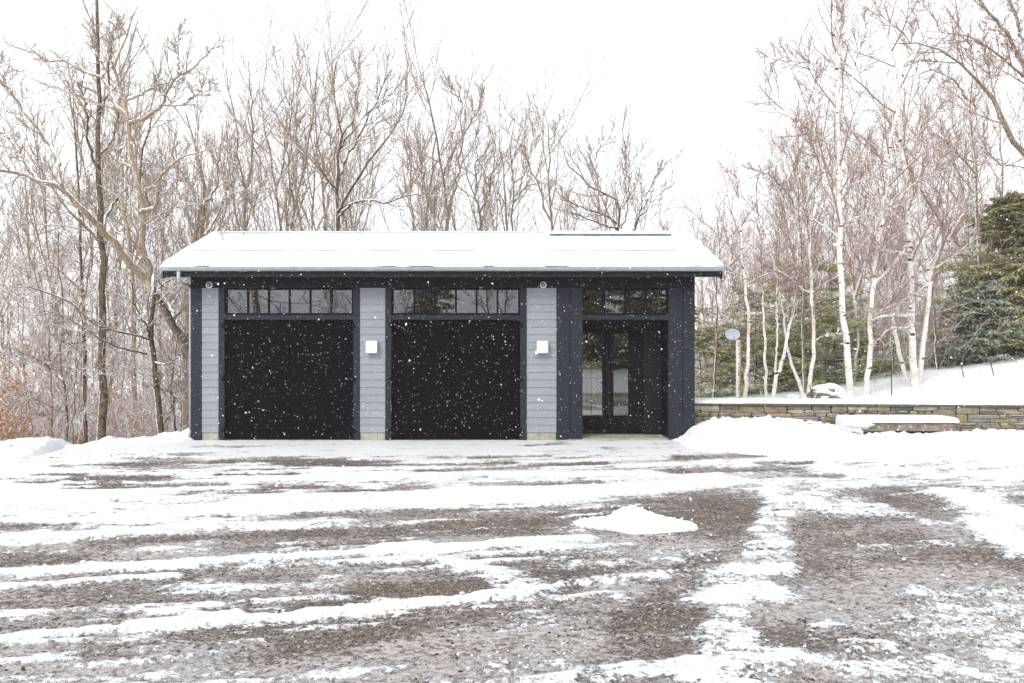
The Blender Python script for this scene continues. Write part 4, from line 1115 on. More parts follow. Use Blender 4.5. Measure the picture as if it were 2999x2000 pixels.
stake(2816, 1072, 2821, 1097, 6.0, 'short dark stake on the slope below the left edge of the evergreen')
stake(2900, 1056, 2908, 1090, 6.2, 'thin pale-topped stake on the slope, rightmost of the stakes')
SD = tag(empty('satellite_dish', wpt(2163, 1170, 7.0)), 'grey oval satellite dish on a snowy wooden post at the wood edge', 'satellite dish'); sdl = Vector(SD.location)
top = Vector(wpt(2163, 995, 7.0))-sdl
M['post'] = mat_bark('wooden_post', (0.24, 0.17, 0.10), (0.38, 0.28, 0.17), (0.50, 0.39, 0.26), 0.5, 0.5)
MB().tube([(0, 0, -0.4), tuple(top)], 0.075, 12).build('post', M['post'], SD)
m = MB(); c = Vector(wpt(2146, 979, 7.0))-sdl; prof = [(0.0001, 0.05), (0.08, 0.045), (0.15, 0.025), (0.205, 0.0), (0.21, 0.008), (0.15, 0.035), (0.0001, 0.062)]
m.lathe_y((0, 0, 0), prof, 32)
dm = mat_paint('grey_dish', (0.40, 0.42, 0.45), 0.06, 0.5)
d_ = m.build('dish', dm, SD, smooth=True); d_.location = c; d_.rotation_euler = (math.radians(-18), 0, math.radians(-12)); d_.scale = (1, 1, 0.85)
MB().tube([tuple(top+Vector((0, 0, -0.15))), tuple(c+Vector((0, 0.09, -0.02)))], 0.018, 8).build('mount', M['zinc'], SD)
MB().tube([tuple(c+Vector((0, 0.0, -0.17))), tuple(c+Vector((-0.03, -0.26, -0.10))), tuple(c+Vector((-0.03, -0.27, -0.04)))], 0.010, 8).build('feed_arm', M['zinc'], SD)

# ================================================================== TREES
def norm(a): return a/np.maximum(np.linalg.norm(a, axis=-1, keepdims=True), 1e-9)
def resample(pts, rad, n, rng=None, jit=0.0):
    pts = np.asarray(pts, float); d = np.r_[0, np.cumsum(np.linalg.norm(np.diff(pts, axis=0), axis=1))]
    # Catmull-Rom through the points, then even spacing
    P = np.vstack([2*pts[0]-pts[1], pts, 2*pts[-1]-pts[-2]]); out = []; rr_ = []
    for i in range(len(pts)-1):
        for t in np.linspace(0, 1, 8, endpoint=False):
            a, b, c, e = P[i], P[i+1], P[i+2], P[i+3]
            out.append(0.5*((2*b)+(-a+c)*t+(2*a-5*b+4*c-e)*t*t+(-a+3*b-3*c+e)*t**3)); rr_.append(rad[i]*(1-t)+rad[i+1]*t)
    out.append(pts[-1]); rr_.append(rad[-1]); out = np.array(out); rr_ = np.array(rr_)
    d = np.r_[0, np.cumsum(np.linalg.norm(np.diff(out, axis=0), axis=1))]; u = np.linspace(0, d[-1], n)
    R = np.stack([np.interp(u, d, out[:, k]) for k in range(3)], -1)
    if rng is not None and jit > 0:
        j = rng.normal(0, jit, R.shape); j[0] = 0; j[:, 2] *= 0.3; R = R + j
    return R, np.interp(u, d, rr_)
def grow(par, K, t0, t1, ang, angsd, lenr, rr_, n, wander, up, rmin, rng, lensd=0.3, taper=0.55, flat=0.0, absl=None):
    P, R = par; N, m, _ = P.shape
    t = t0+(t1-t0)*((np.arange(K)[None]+rng.random((N, K)))/K)
    f = t*(m-1); i0 = np.clip(f.astype(int), 0, m-2); w_ = (f-i0)[..., None]; a = np.arange(N)[:, None]
    p0 = P[a, i0]*(1-w_)+P[a, i0+1]*w_; T = norm(P[a, i0+1]-P[a, i0]); r0 = R[a, i0]*(1-w_[..., 0])+R[a, i0+1]*w_[..., 0]
    ref = np.where(np.abs(T[..., 2:3]) > 0.9, np.array([1.0, 0, 0]), np.array([0, 0, 1.0])); A = norm(np.cross(T, ref)); B = np.cross(T, A)
    az = rng.random((N, 1))*6.28 + np.arange(K)[None]*2.4 + rng.normal(0, 0.4, (N, K))
    if flat > 0:    # twigs spread sideways in one plane
        az = np.where(np.arange(K)[None] % 2 == 0, 0, np.pi) + rng.normal(0, 1-flat, (N, K))
    an = ang + rng.normal(0, angsd, (N, K))
    D = np.cos(an)[..., None]*T + np.sin(an)[..., None]*(np.cos(az)[..., None]*A+np.sin(az)[..., None]*B)
    L = np.linalg.norm(np.diff(P, axis=1), axis=-1).sum(1)[:, None] if absl is None else absl
    L = L*lenr*(1-taper*t)*np.clip(1+rng.normal(0, lensd, (N, K)), 0.35, 2)
    D = D.reshape(-1, 3); p = p0.reshape(-1, 3); L = L.reshape(-1); st = L/(n-1); out = [p]
    for k in range(n-1):
        D = norm(D + rng.normal(0, wander, D.shape) + np.array([0, 0, up])); p = p + D*st[:, None]; out.append(p)
    Q = np.stack(out, 1); r0 = np.clip(r0.reshape(-1)*rr_, rmin, None)
    r0 = np.minimum(r0, 0.0075*L+rmin*0.6)
    s = np.linspace(0, 1, n)[None]; RR = r0[:, None]*(1-s)**0.8*0.9 + rmin*(0.75+0.25*(1-s))
    return Q, RR
def tubes(sets, flat=False):
    VV = []; QQ = []; o = 0
    for P, R, k in sets:
        N, n, _ = P.shape
        T = np.empty_like(P); T[:, 1:-1] = P[:, 2:]-P[:, :-2]; T[:, 0] = P[:, 1]-P[:, 0]; T[:, -1] = P[:, -1]-P[:, -2]; T = norm(T)
        mean = norm(P[:, -1]-P[:, 0])[:, None]; ref = np.where(np.abs(mean[..., 2:3]) > 0.8, np.array([0.9, 0.43, 0.1]), np.array([0.1, 0.2, 0.97]))
        A = norm(np.cross(T, ref)); B = np.cross(T, A); th_ = np.arange(k)*2*np.pi/k
        V = P[:, :, None] + R[:, :, None, None]*(np.cos(th_)[None, None, :, None]*A[:, :, None]+np.sin(th_)[None, None, :, None]*B[:, :, None])
        VV.append(V.reshape(-1, 3)); b = (np.arange(N)[:, None, None]*n*k + np.arange(n-1)[None, :, None]*k + np.arange(k)[None, None])
        b2 = (np.arange(N)[:, None, None]*n*k + np.arange(n-1)[None, :, None]*k + ((np.arange(k)+1) % k)[None, None])
        QQ.append(np.stack([b, b2, b2+k, b+k], -1).reshape(-1, 4)+o); o += N*n*k
    return np.concatenate(VV), np.concatenate(QQ)
def tube_mesh(name, sets, mat, smooth=False):
    V, Q = tubes(sets); return mesh_np(name, V, Q, mat=mat, smooth=smooth)

def crown_sets(main, p, rng):
    """limbs -> branches -> twigs"""
    l1 = grow(main, p.get('k1', 9), p.get('t0', 0.3), 0.97, p.get('a1', 0.75), 0.22, p.get('l1', 0.30), 0.5, 9, p.get('w', 0.13), p.get('u1', 0.05), p.get('r1', 0.008), rng, absl=p.get('abs1'), taper=0.40)
    l2 = grow(l1, p.get('k2', 7), 0.12, 0.98, p.get('a2', 0.65), 0.2, p.get('l2', 0.42), 0.6, 7, p.get('w', 0.13)*0.9, p.get('u2', 0.03), p.get('r2', 0.0055), rng, taper=0.40)
    l3 = grow(l2, max(3, p.get('k3', 6)-2), 0.15, 0.92, 0.52, 0.15, p.get('l3', 0.42)*1.12, 0.7, 5, 0.08, p.get('u2', 0.03)*0.7, p.get('r3', 0.0042), rng)
    sets = [(l1[0], l1[1], 5), (l2[0], l2[1], 4), (l3[0], l3[1], 3)]
    if p.get('k4', 0):
        l4 = grow(l3, p['k4'], 0.1, 0.95, 0.6, 0.2, 0.45, 0.8, 4, 0.14, 0.02, p.get('r4', 0.0036), rng); sets.append((l4[0], l4[1], 3))
    return sets
def hero(name, label, cat, Y, stems, mat='bark', twig='twig', p=None, group=None, seed=0, limbs=(), jit=0.02, n=20, sides=9):
    """stems / limbs: lists of ((px, py, dy) ..., r0, r1) with radii in photo pixels at the tree's own distance"""
    p = dict(p or {}); rng = np.random.default_rng(100+seed)
    d = Y-CAM_Y; k = d/F_PX; allp = []; tr = []
    base = None
    for li, group_ in enumerate((stems, limbs)):
        for pts, r0, r1 in group_:
            W = [wpt(a[0], a[1], Y+(a[2] if len(a) > 2 else 0)) for a in pts]
            if base is None:
                x, y, z = W[0]; zg = min(th(x, y)-0.15, z-0.05); base = Vector((x, y, zg)); W = [(x + (W[0][0]-W[1][0])*0.1, y, zg)] + W; 
            m_ = len(W); rad = [(r0+(r1-r0)*(i/(m_-1))**0.85)*k for i in range(m_)]
            if li == 0 and len(tr) == 0: rad[0] *= 1.18
            Pn, Rn = resample(W, rad, n, rng, jit); tr.append((Pn, Rn))
    P = np.stack([a[0] for a in tr])-np.array(base); R = np.stack([a[1] for a in tr])
    e = tag(empty(name, base), label, cat, group)
    obj('trunk', tube_mesh('trunk', [(P, R, sides)], M[mat], smooth=True), e)
    obj('crown', tube_mesh('crown', crown_sets((P, R), p, rng), M[twig]), e)
    return e

TREE_P = dict(k1=14, k2=8, k3=6, l1=0.24, l2=0.5, l3=0.46, u1=0.05, w=0.09, r1=0.006, r2=0.0042, r3=0.0032, t0=0.25)
# --- the big trees at the left
hero('bare_tree', 'big leaning pale-barked tree left of the garage, its trunk arching away from the corner', 'tree', 2.2,
     [([(585, 1110, 2.2), (553, 1034, 1.6), (510, 952, 0.6), (459, 875, 0), (429, 814, 0), (434, 768, 0), (418, 717, 0), (414, 651, 0), (413, 587, 0), (393, 490, 0), (380, 408, 0), (376, 347, 0), (366, 306, 0), (352, 255, 0), (336, 212, 0), (352, 148, 0.2), (367, 117, 0.3), (388, 61, 0.4), (398, 15, 0.5)], 14.4, 1.5),
      ([(429, 814, 0), (378, 768, -0.3), (327, 702, -0.6), (286, 656, -0.9), (230, 602, -1.2), (173, 546, -1.4), (117, 531, -1.6), (51, 505, -1.8), (0, 497, -2), (-90, 470, -2.4)], 12.8, 3.0),
      ([(376, 350, 0), (347, 315, 0.1), (327, 276, 0.2), (306, 235, 0.3), (276, 219, 0.3), (235, 204, 0.5), (189, 179, 0.7), (140, 178, 0.9), (95, 145, 1.0), (77, 128, 1.1)], 7.6, 1.5)],
     limbs=[([(173, 546, -1.4), (173, 485, -1.2), (143, 423, -1.0), (92, 352, -1), (46, 291, -1), (0, 230, -1.2), (-50, 150, -1.4)], 7.6, 2.2),
            ([(378, 360, 0), (429, 342, -0.3), (474, 306, -0.6), (490, 275, -0.8), (515, 224, -1.0), (561, 204, -1.2), (602, 163, -1.4), (630, 122, -1.5)], 6.8, 1.2),
            ([(518, 219, -1), (523, 180, -0.9), (522, 128, -0.8), (528, 71, -0.7)], 3.4, 1.0), ([(474, 306, -0.6), (536, 306, -0.9), (577, 276, -1.1), (633, 260, -1.3)], 3.8, 1.1),
            ([(372, 293, 0), (423, 270, 0.4), (436, 262, 0.5), (500, 240, 0.8), (550, 243, 1.0)], 4.2, 1.1), ([(306, 235, 0.3), (295, 180, 0.4), (270, 120, 0.4), (262, 60, 0.5)], 4.2, 1.0),
            ([(336, 212, 0), (320, 140, -0.4), (335, 90, -0.6), (322, 40, -0.8)], 3.4, 0.9), ([(46, 291, -1), (20, 260, -0.6), (8, 190, -0.3), (-10, 150, 0)], 3.0, 0.9),
            ([(510, 952, 0.6), (500, 900, 1.2), (470, 850, 1.6), (440, 838, 2.0)], 6.0, 2.2), ([(117, 531, -1.6), (70, 470, -1.4), (40, 420, -1.2), (0, 385, -1.2)], 4.2, 1.7),
            ([(434, 600, 0), (425, 560, -0.4), (455, 545, -0.6), (480, 565, -0.8), (500, 555, -1)], 4.2, 1.5), ([(413, 620, 0), (460, 600, -0.5), (470, 520, -0.8), (520, 470, -1.2), (560, 452, -1.5), (650, 430, -1.9)], 6.8, 1.4),
            ([(393, 490, 0), (362, 475, 0.3), (350, 420, 0.5), (340, 370, 0.6)], 4.2, 1.8)],
     mat='bark_pale', p=dict(TREE_P, k1=11, l1=0.20, t0=0.35, k3=5), seed=1, n=30)
hero('bare_tree', 'tall straight dark trunk rising through the crossing limbs left of the garage', 'tree', 3.2,
     [([(298, 1294), (297, 1110), (296, 957), (298, 804), (296, 676), (291, 612), (286, 510), (286, 434), (293, 357), (293, 286), (291, 204), (288, 102), (287, 0), (285, -90)], 13.5, 4)],
     limbs=[([(296, 676, 0), (310, 640, 0.4), (360, 560, 1), (430, 500, 1.6), (455, 440, 2)], 6, 2), ([(286, 500, 0), (262, 430, -0.5), (255, 330, -0.8), (230, 240, -1)], 5, 1.6), ([(293, 330, 0), (315, 260, 0.5), (322, 150, 0.7), (345, 60, 1)], 5, 1.5), ([(286, 470, 0), (330, 400, 0.6), (350, 330, 0.8), (352, 240, 1)], 5, 1.5)],
     mat='bark_dark', p=dict(TREE_P, k1=13, l1=0.22, t0=0.4), seed=2)
hero('bare_tree', 'dark trunk with a snow line down its left side, long snowy boughs reaching left', 'tree', 1.9,
     [([(474, 1268), (455, 1110), (441, 1008), (446, 916), (449, 860), (444, 780, 0.5), (420, 690, 0.9), (405, 560, 1), (420, 440, 1), (450, 330, 1)], 10.4, 2.4)],
     limbs=[([(441, 1008, 0), (430, 960, -0.3), (400, 900, -0.6), (380, 820, -0.8)], 4.0, 1.6), ([(440, 1000, 0), (429, 990, -0.3), (286, 952, -1.0), (204, 886, -1.4), (120, 850, -1.7), (51, 830, -2)], 4.0, 1.4), ([(430, 1036, 0), (360, 1020, -0.7), (280, 985, -1.2), (200, 930, -1.5), (120, 905, -1.7)], 3.2, 1.2),
            ([(452, 1060, 0), (490, 1065, -0.5), (530, 1040, -0.9)], 3.2, 1.0), ([(449, 870, 0), (480, 830, 0.4), (520, 815, 0.6), (600, 800, 0.9)], 3.2, 1.2)],
     mat='bark_dark', p=dict(TREE_P, k1=9, l1=0.24, t0=0.3, u1=0.0), seed=3)
hero('bare_tree', 'straight dark trunk with snow plastered on its left edge, standing left of the tallest trunk', 'tree', 4.5,
     [([(247, 1304), (247, 1110), (245, 957), (240, 880), (235, 753), (230, 612), (228, 520), (222, 420), (210, 330), (200, 240)], 7.2, 2.0)],
     limbs=[([(240, 880), (262, 800, 0.5), (270, 720, 0.8), (255, 600, 1), (258, 500, 1)], 3.0, 1.2), ([(245, 957), (300, 985, -0.6), (350, 1010, -1), (372, 1030, -1.3)], 2.7, 1.0), ([(235, 753), (200, 690, 0.2), (150, 600, 0.5), (120, 540, 0.8)], 2.4, 1.0), ([(246, 1000, 0), (200, 1005, -0.6), (160, 985, -1.0)], 2.4, 0.9)],
     mat='bark_dark', p=dict(TREE_P, l1=0.24, t0=0.3), seed=4)
hero('bare_tree', 'thick pale brown trunk standing further back behind the leaning tree', 'tree', 8.5,
     [([(391, 1263), (393, 1059), (393, 906), (388, 804), (378, 702), (360, 620), (357, 587), (362, 510), (352, 408), (345, 330), (360, 250)], 9.3, 2.0)],
     limbs=[([(388, 804), (420, 740, 0.5), (440, 670, 0.9), (440, 590, 1)], 4.2, 1.3), ([(378, 702), (330, 660, 0.5), (310, 560, 0.8)], 3.6, 1.3), ([(393, 1059), (360, 1080, -1), (320, 1100, -1.5)], 2.4, 1.0)],
     mat='bark_pale', p=dict(TREE_P), seed=5)
hero('bare_tree', 'crooked small dark tree with bent lower trunk, left edge of the near wood', 'tree', 3.6,
     [([(201, 1312), (196, 1230), (194, 1161), (184, 1115), (176, 1085), (179, 1020), (184, 980), (186, 932), (182, 860), (170, 760), (172, 680)], 4.5, 1.3)],
     limbs=[([(179, 1085), (150, 1080, -0.4), (110, 1050, -0.8), (60, 1045, -1)], 1.9, 0.9), ([(182, 1100), (230, 1080, -0.4), (280, 1085, -0.8), (330, 1070, -1)], 2.0, 0.9), ([(184, 980), (215, 920, 0.4), (240, 870, 0.8)], 1.8, 0.9)],
     mat='bark_dark', p=dict(TREE_P, l1=0.26, t0=0.2, u1=0.0, k1=10), seed=6)
hero('bare_tree', 'thin grey tree leaning at the snow bank, leftmost of the near trunks', 'tree', 3.0,
     [([(153, 1294), (152, 1240), (148, 1110), (144, 1030), (140, 957), (128, 910), (110, 830), (100, 740)], 3.9, 1.3)],
     limbs=[([(150, 1190), (110, 1170, -0.3), (50, 1150, -0.6), (20, 1148, -0.8)], 1.9, 0.9), ([(150, 1225), (120, 1215, -0.4), (70, 1205, -0.7)], 1.8, 0.9), ([(144, 1040), (170, 1000, 0.3), (168, 940, 0.6), (155, 880, 0.8)], 2.0, 0.9), ([(147, 1080), (90, 1040, -0.5), (0, 1030, -1)], 1.8, 0.9)],
     mat='bark', p=dict(TREE_P, l1=0.28, t0=0.2, u1=0.02), seed=7)
hero('bare_tree', 'thin snow-edged sapling trunk between the crooked tree and the straight dark one', 'tree', 3.2,
     [([(212, 1310), (214, 1230), (219, 1150), (221, 1080), (226, 1010), (232, 950), (236, 900)], 2.4, 1.0)],
     mat='bark', p=dict(TREE_P, l1=0.3, t0=0.3, k2=6), seed=8)
hero('bare_tree', 'broad pale brown trunk touching the left corner of the garage', 'tree', 5.8,
     [([(545, 1258), (541, 1150), (541, 1059), (546, 957), (549, 880), (548, 830), (560, 740), (575, 660), (592, 600)], 11.4, 5.2)],
     limbs=[([(541, 1059), (520, 980, -0.4), (495, 900, -0.8), (470, 880, -1)], 4.2, 2.0), ([(560, 740), (540, 640, 0.6), (520, 560, 1), (525, 470, 1)], 4.8, 1.6)],
     mat='bark_pale', p=dict(TREE_P, t0=0.4, l1=0.3), seed=9)
hero('bare_tree', 'small twisted dark tree beside the broad trunk at the garage corner', 'tree', 2.4,
     [([(513, 1263), (509, 1190), (503, 1150), (500, 1120), (508, 1070), (515, 1034), (516, 980)], 3.9, 1.3)],
     limbs=[([(512, 1180), (490, 1215, -0.2), (478, 1245, -0.3)], 2.1, 2.0), ([(503, 1150), (470, 1140, -0.3), (440, 1120, -0.5)], 1.8, 0.9), ([(508, 1150), (550, 1135, -0.4), (560, 1138, -0.5)], 1.8, 1.0)],
     mat='bark_dark', p=dict(TREE_P, l1=0.4, t0=0.2, k1=8), seed=10)

# --- trees rising behind the roof
BACKP = dict(k1=11, k2=7, k3=6, l1=0.36, l2=0.48, l3=0.46, u1=0.08, u2=0.045, a1=0.6, a2=0.5, w=0.075, r1=0.0065, r2=0.0048, r3=0.0038, t0=0.12)
def back(label, Y, stems, limbs=(), seed=0, mat='bark', **kw):
    hero('bare_tree', label, 'tree', Y, stems, limbs=limbs, mat=mat, p=dict(BACKP, **kw), group='bare trees rising behind the garage roof', seed=seed, jit=0.03)
back('reddish forked trunk rising at the left end of the snowy roof', 10, [([(590, 800), (592, 684), (600, 560), (585, 470), (560, 380), (545, 330)], 7.3, 1.5)],
     [([(598, 600), (632, 540, 0.5), (640, 460, 0.8), (655, 400, 1)], 5.3, 1.2), ([(600, 690), (640, 620, 1), (680, 520, 1.4), (690, 400, 1.5)], 5.3, 1.2), ([(560, 560), (530, 500, 0), (512, 490, 0)], 2.6, 1.2)], 21)
back('slim Y-shaped tree above the left garage door, two upright stems', 13, [([(719, 800), (719, 668), (722, 551), (712, 515), (699, 485), (697, 400), (695, 357), (672, 280), (663, 200)], 6.6, 1.2), ([(722, 551), (732, 510), (735, 474), (740, 383), (738, 300), (733, 255), (728, 180)], 4.6, 1.2)],
     [([(720, 612), (740, 605, -0.4), (752, 580, -0.6), (762, 540, -0.8)], 2.3, 0.9)], 22)
back('slender tree leaning left, third stem group along the roof', 16, [([(821, 800), (821, 668), (806, 561), (796, 485), (775, 383), (770, 320), (760, 260)], 5.3, 1.2)], [([(806, 561), (830, 480), (835, 390), (850, 330)], 3.3, 1.0)], 23)
back('grey stems spreading right beyond the first door, over the lamp', 15, [([(852, 800), (857, 668), (867, 587), (893, 485), (905, 400), (920, 300), (930, 210), (935, 150)], 5.3, 1.2)], [([(862, 620), (850, 520), (842, 430), (855, 300), (860, 190)], 4.0, 1.0), ([(893, 485), (870, 420), (868, 330), (880, 180)], 2.6, 0.9)], 24)
back('thick dark trunk with wide snowy limbs sweeping right, biggest behind the roof', 9, [([(990, 800), (990, 668), (989, 560), (992, 459), (1000, 400), (990, 330), (975, 260), (982, 180)], 9.2, 1.5)],
     [([(990, 620), (1010, 590, -0.4), (1031, 546, -0.8), (1066, 485, -1), (1117, 429, -1.1), (1158, 372, -1.2), (1189, 306, -1.3), (1192, 230, -1.4)], 5.9, 1.2), ([(991, 530), (1015, 459, 0.5), (1051, 398, 0.8), (1107, 286, 1), (1143, 204, 1)], 5.3, 1.2),
      ([(992, 440), (1036, 378, 0.2), (1080, 330, 0.6), (1150, 270, 1), (1190, 225, 1.2)], 3.3, 0.9), ([(990, 640), (1020, 602, -1), (1077, 587, -1.6), (1133, 594, -2), (1170, 578, -2.3), (1204, 571, -2.6), (1235, 571, -2.8)], 4.0, 1.3),
      ([(1000, 400), (1040, 330), (1050, 220), (1052, 150)], 3.3, 0.9), ([(989, 560), (955, 520, -0.5), (935, 490, -1), (930, 440, -1.2)], 3.3, 1.1)], 25, mat='bark_dark', t0=0.2)
back('straight trunk just left of the biggest dark tree', 12, [([(949, 800), (949, 668), (945, 560), (940, 460), (925, 380), (915, 280), (905, 200)], 5.6, 1.2)], [([(945, 560), (965, 500), (968, 400), (960, 300)], 3.3, 0.9)], 26)
back('thin upright tree between the big dark tree and the forked one', 17, [([(1209, 800), (1209, 668), (1204, 587), (1200, 500), (1190, 420), (1195, 340)], 4.0, 1.1)], (), 27)
back('narrow brown tree bending right above the second lamp strip', 14, [([(1243, 800), (1245, 668), (1255, 587), (1268, 485), (1275, 400), (1262, 320), (1240, 240)], 5.9, 1.2)], [([(1255, 587), (1240, 520), (1228, 430), (1215, 350)], 3.3, 0.9)], 28)
back('forked tree with one long straight stem reaching highest over the second door', 12, [([(1311, 800), (1311, 668), (1311, 612), (1296, 510), (1281, 423), (1270, 357), (1258, 300), (1250, 265), (1240, 220), (1235, 189)], 5.9, 1.1), ([(1311, 625), (1325, 570), (1337, 525), (1345, 470), (1352, 408), (1350, 350), (1349, 291), (1338, 240)], 4.6, 1.0)],
     [([(1352, 400), (1390, 340), (1412, 290), (1415, 235)], 2.6, 0.9), ([(1349, 300), (1325, 270), (1306, 225)], 2.3, 0.9), ([(1296, 510), (1330, 440), (1355, 400)], 2.3, 0.9)], 29)
back('low forked grey tree right of the second door, spreading evenly', 15, [([(1408, 800), (1408, 668), (1406, 622), (1380, 560), (1362, 500), (1350, 430)], 5.3, 1.1), ([(1406, 622), (1425, 570), (1443, 510), (1450, 440), (1440, 380)], 3.3, 1.0)], [([(1392, 590), (1395, 500), (1400, 400), (1405, 330)], 2.6, 0.9)], 30)
back('short slender stem beside the twin trunk near the entry', 17, [([(1482, 800), (1482, 668), (1477, 536), (1469, 459), (1460, 400)], 4.6, 1.1)], (), 31)
back('slender twin of the stem beside it, leaning limbs to the right', 15, [([(1500, 800), (1500, 668), (1503, 510), (1495, 434), (1510, 347)], 4.6, 1.1)], [([(1502, 600), (1530, 560), (1560, 540), (1590, 535)], 2.6, 0.9), ([(1503, 540), (1540, 500), (1560, 420), (1560, 370)], 2.6, 0.9)], 32)
back('sharply forked tree above the dark entry with a tall straight right stem', 13, [([(1617, 800), (1617, 668), (1610, 587), (1607, 510), (1610, 460), (1612, 408), (1603, 370), (1595, 325)], 5.3, 1.1)],
     [([(1616, 650), (1590, 600), (1576, 541), (1550, 480), (1535, 400), (1530, 350)], 3.3, 1.0), ([(1612, 408), (1630, 370), (1645, 340)], 2.0, 0.9)], 33)
back('last tree behind the roof, broken crooked trunk with drooping snowy limbs to the left', 9, [([(1811, 800), (1811, 668), (1811, 612), (1801, 577), (1755, 561), (1714, 531), (1690, 505), (1663, 485), (1648, 444)], 5.9, 1.1)],
     [([(1806, 655), (1765, 628, -0.3), (1689, 602, -0.8), (1660, 585, -1), (1638, 566, -1.1)], 3.6, 0.9), ([(1811, 668), (1765, 658, -0.6), (1689, 628, -1), (1660, 618, -1.3), (1628, 612, -1.5)], 3.3, 0.9), ([(1813, 630), (1822, 590, 0.3), (1832, 551, 0.5), (1832, 459, 0.7), (1827, 357, 0.9), (1833, 335, 1)], 3.3, 0.9),
      ([(1858, 690, 1), (1862, 668, 1), (1878, 597, 1.2), (1900, 555, 1.3), (1918, 520, 1.4), (1964, 459, 1.6)], 3.3, 0.9), ([(1840, 690, 0.6), (1870, 640, 0.6), (1893, 612, 0.7), (1940, 560, 0.8), (1968, 540, 1)], 3.0, 0.9), ([(1755, 561), (1745, 500, 0), (1752, 440, 0), (1790, 400, 0)], 2.6, 0.9), ([(1818, 670, 0.3), (1832, 640, 0.3), (1840, 560, 0.3), (1850, 480, 0.3), (1880, 430, 0.3)], 2.6, 0.9)], 34, mat='bark_dark', k1=11, l1=0.34)

# --- birches at the right
BIR = dict(k1=13, k2=8, k3=6, l1=0.27, l2=0.5, l3=0.5, a1=0.7, a2=0.55, u1=0.05, u2=-0.01, w=0.07, r1=0.006, r2=0.0042, r3=0.0033, t0=0.28)
def birch(label, Y, stems, limbs=(), seed=0, **kw):
    hero('birch_tree', label, 'birch', Y, stems, limbs=limbs, mat='birch', twig='twig_red', p=dict(BIR, **kw), group='white birches above the stone wall', seed=seed, jit=0.015, n=26, sides=10)
birch('tallest white birch with black scars, double-topped, right behind the snowy boulder', 4.6,
      [([(2492, 1166), (2486, 1090), (2480, 1008), (2470, 955), (2467, 906), (2463, 830), (2462, 753), (2460, 700), (2459, 651), (2459, 561), (2456, 470), (2454, 383), (2452, 320), (2452, 255), (2450, 180), (2444, 100), (2437, 40), (2430, -60)], 10.5, 3.5), ([(2452, 230), (2455, 180), (2462, 90), (2470, 30), (2478, -50)], 5.0, 2.8)],
      [([(2455, 640), (2449, 612), (2423, 551), (2403, 485), (2380, 429), (2357, 408), (2306, 337), (2262, 280), (2245, 219)], 5.0, 1.0), ([(2380, 429), (2386, 370), (2388, 306), (2384, 240), (2383, 179)], 2.5, 0.9), ([(2460, 560), (2490, 540, -0.5), (2560, 510, -1), (2620, 470, -1.4)], 1.9, 0.8),
       ([(2450, 430), (2400, 400, -0.3), (2330, 340, -0.6)], 1.9, 0.8), ([(2452, 330), (2490, 250, 0.3), (2520, 130, 0.5), (2560, 0, 0.8)], 2.5, 1.0), ([(2450, 240), (2380, 190, -0.2), (2310, 175, -0.3), (2235, 162, -0.4)], 1.9, 0.8), ([(2466, 680), (2500, 640, -0.6), (2570, 620, -1.2), (2640, 600, -1.5)], 2.1, 0.8)], 41)
birch('birch with an S-bent trunk standing right of the tallest birch', 5.2,
      [([(2533, 1166), (2540, 1110), (2548, 1059), (2550, 1000), (2548, 957), (2552, 890), (2556, 830), (2566, 750), (2577, 677), (2584, 620), (2592, 561), (2605, 485), (2609, 430), (2612, 383), (2622, 345), (2633, 316)], 8.4, 3.5)],
      [([(2562, 830), (2600, 790, 0.4), (2640, 745, 0.7), (2660, 700, 1)], 3.7, 2.8), ([(2548, 940), (2590, 925, -0.5), (2640, 922, -0.8), (2668, 932, -0.9)], 3.4, 2.8), ([(2605, 485), (2640, 440, -0.3), (2700, 380, -0.6), (2760, 320, -1)], 1.9, 0.8), ([(2585, 620), (2650, 560, -0.5), (2740, 480, -1), (2830, 400, -1.4)], 2.2, 0.8)], 42)
birch('stout orange-tinged birch trunk in the middle of the right-hand clump', 5.8,
      [([(2680, 1136), (2676, 1080), (2671, 1008), (2668, 930), (2668, 855), (2665, 780), (2663, 702), (2657, 630), (2651, 561), (2648, 510), (2645, 459), (2641, 420), (2638, 383), (2633, 340), (2630, 306), (2632, 270), (2633, 240), (2622, 179), (2602, 122), (2577, 51), (2570, -40)], 11.2, 2.8)],
      [([(2633, 245), (2645, 210), (2658, 179), (2672, 110), (2684, 51), (2690, -40)], 3.1, 1.8), ([(2668, 745), (2630, 738, -0.6), (2570, 732, -1.2)], 2.8, 1.8), ([(2671, 960), (2640, 960, -0.4), (2600, 965, -0.7), (2560, 1010, -0.9)], 3.1, 1.4), ([(2668, 890), (2640, 885, -0.3), (2590, 905, -0.6), (2550, 930, -0.8)], 2.5, 0.9),
       ([(2645, 460), (2590, 440, 0.3), (2540, 420, 0.6), (2490, 440, 0.9)], 1.9, 0.8)], 43)
birch('birch leaning left out of the clump, to the left of its stout trunk', 6.2,
      [([(2664, 1125), (2650, 1090), (2633, 1034), (2621, 970), (2612, 906), (2606, 850), (2602, 804), (2595, 765), (2587, 728), (2575, 640), (2560, 540), (2545, 450)], 7.4, 2.8)], [([(2602, 804), (2580, 770, -0.3), (2550, 740, -0.5)], 1.9, 0.8)], 44)
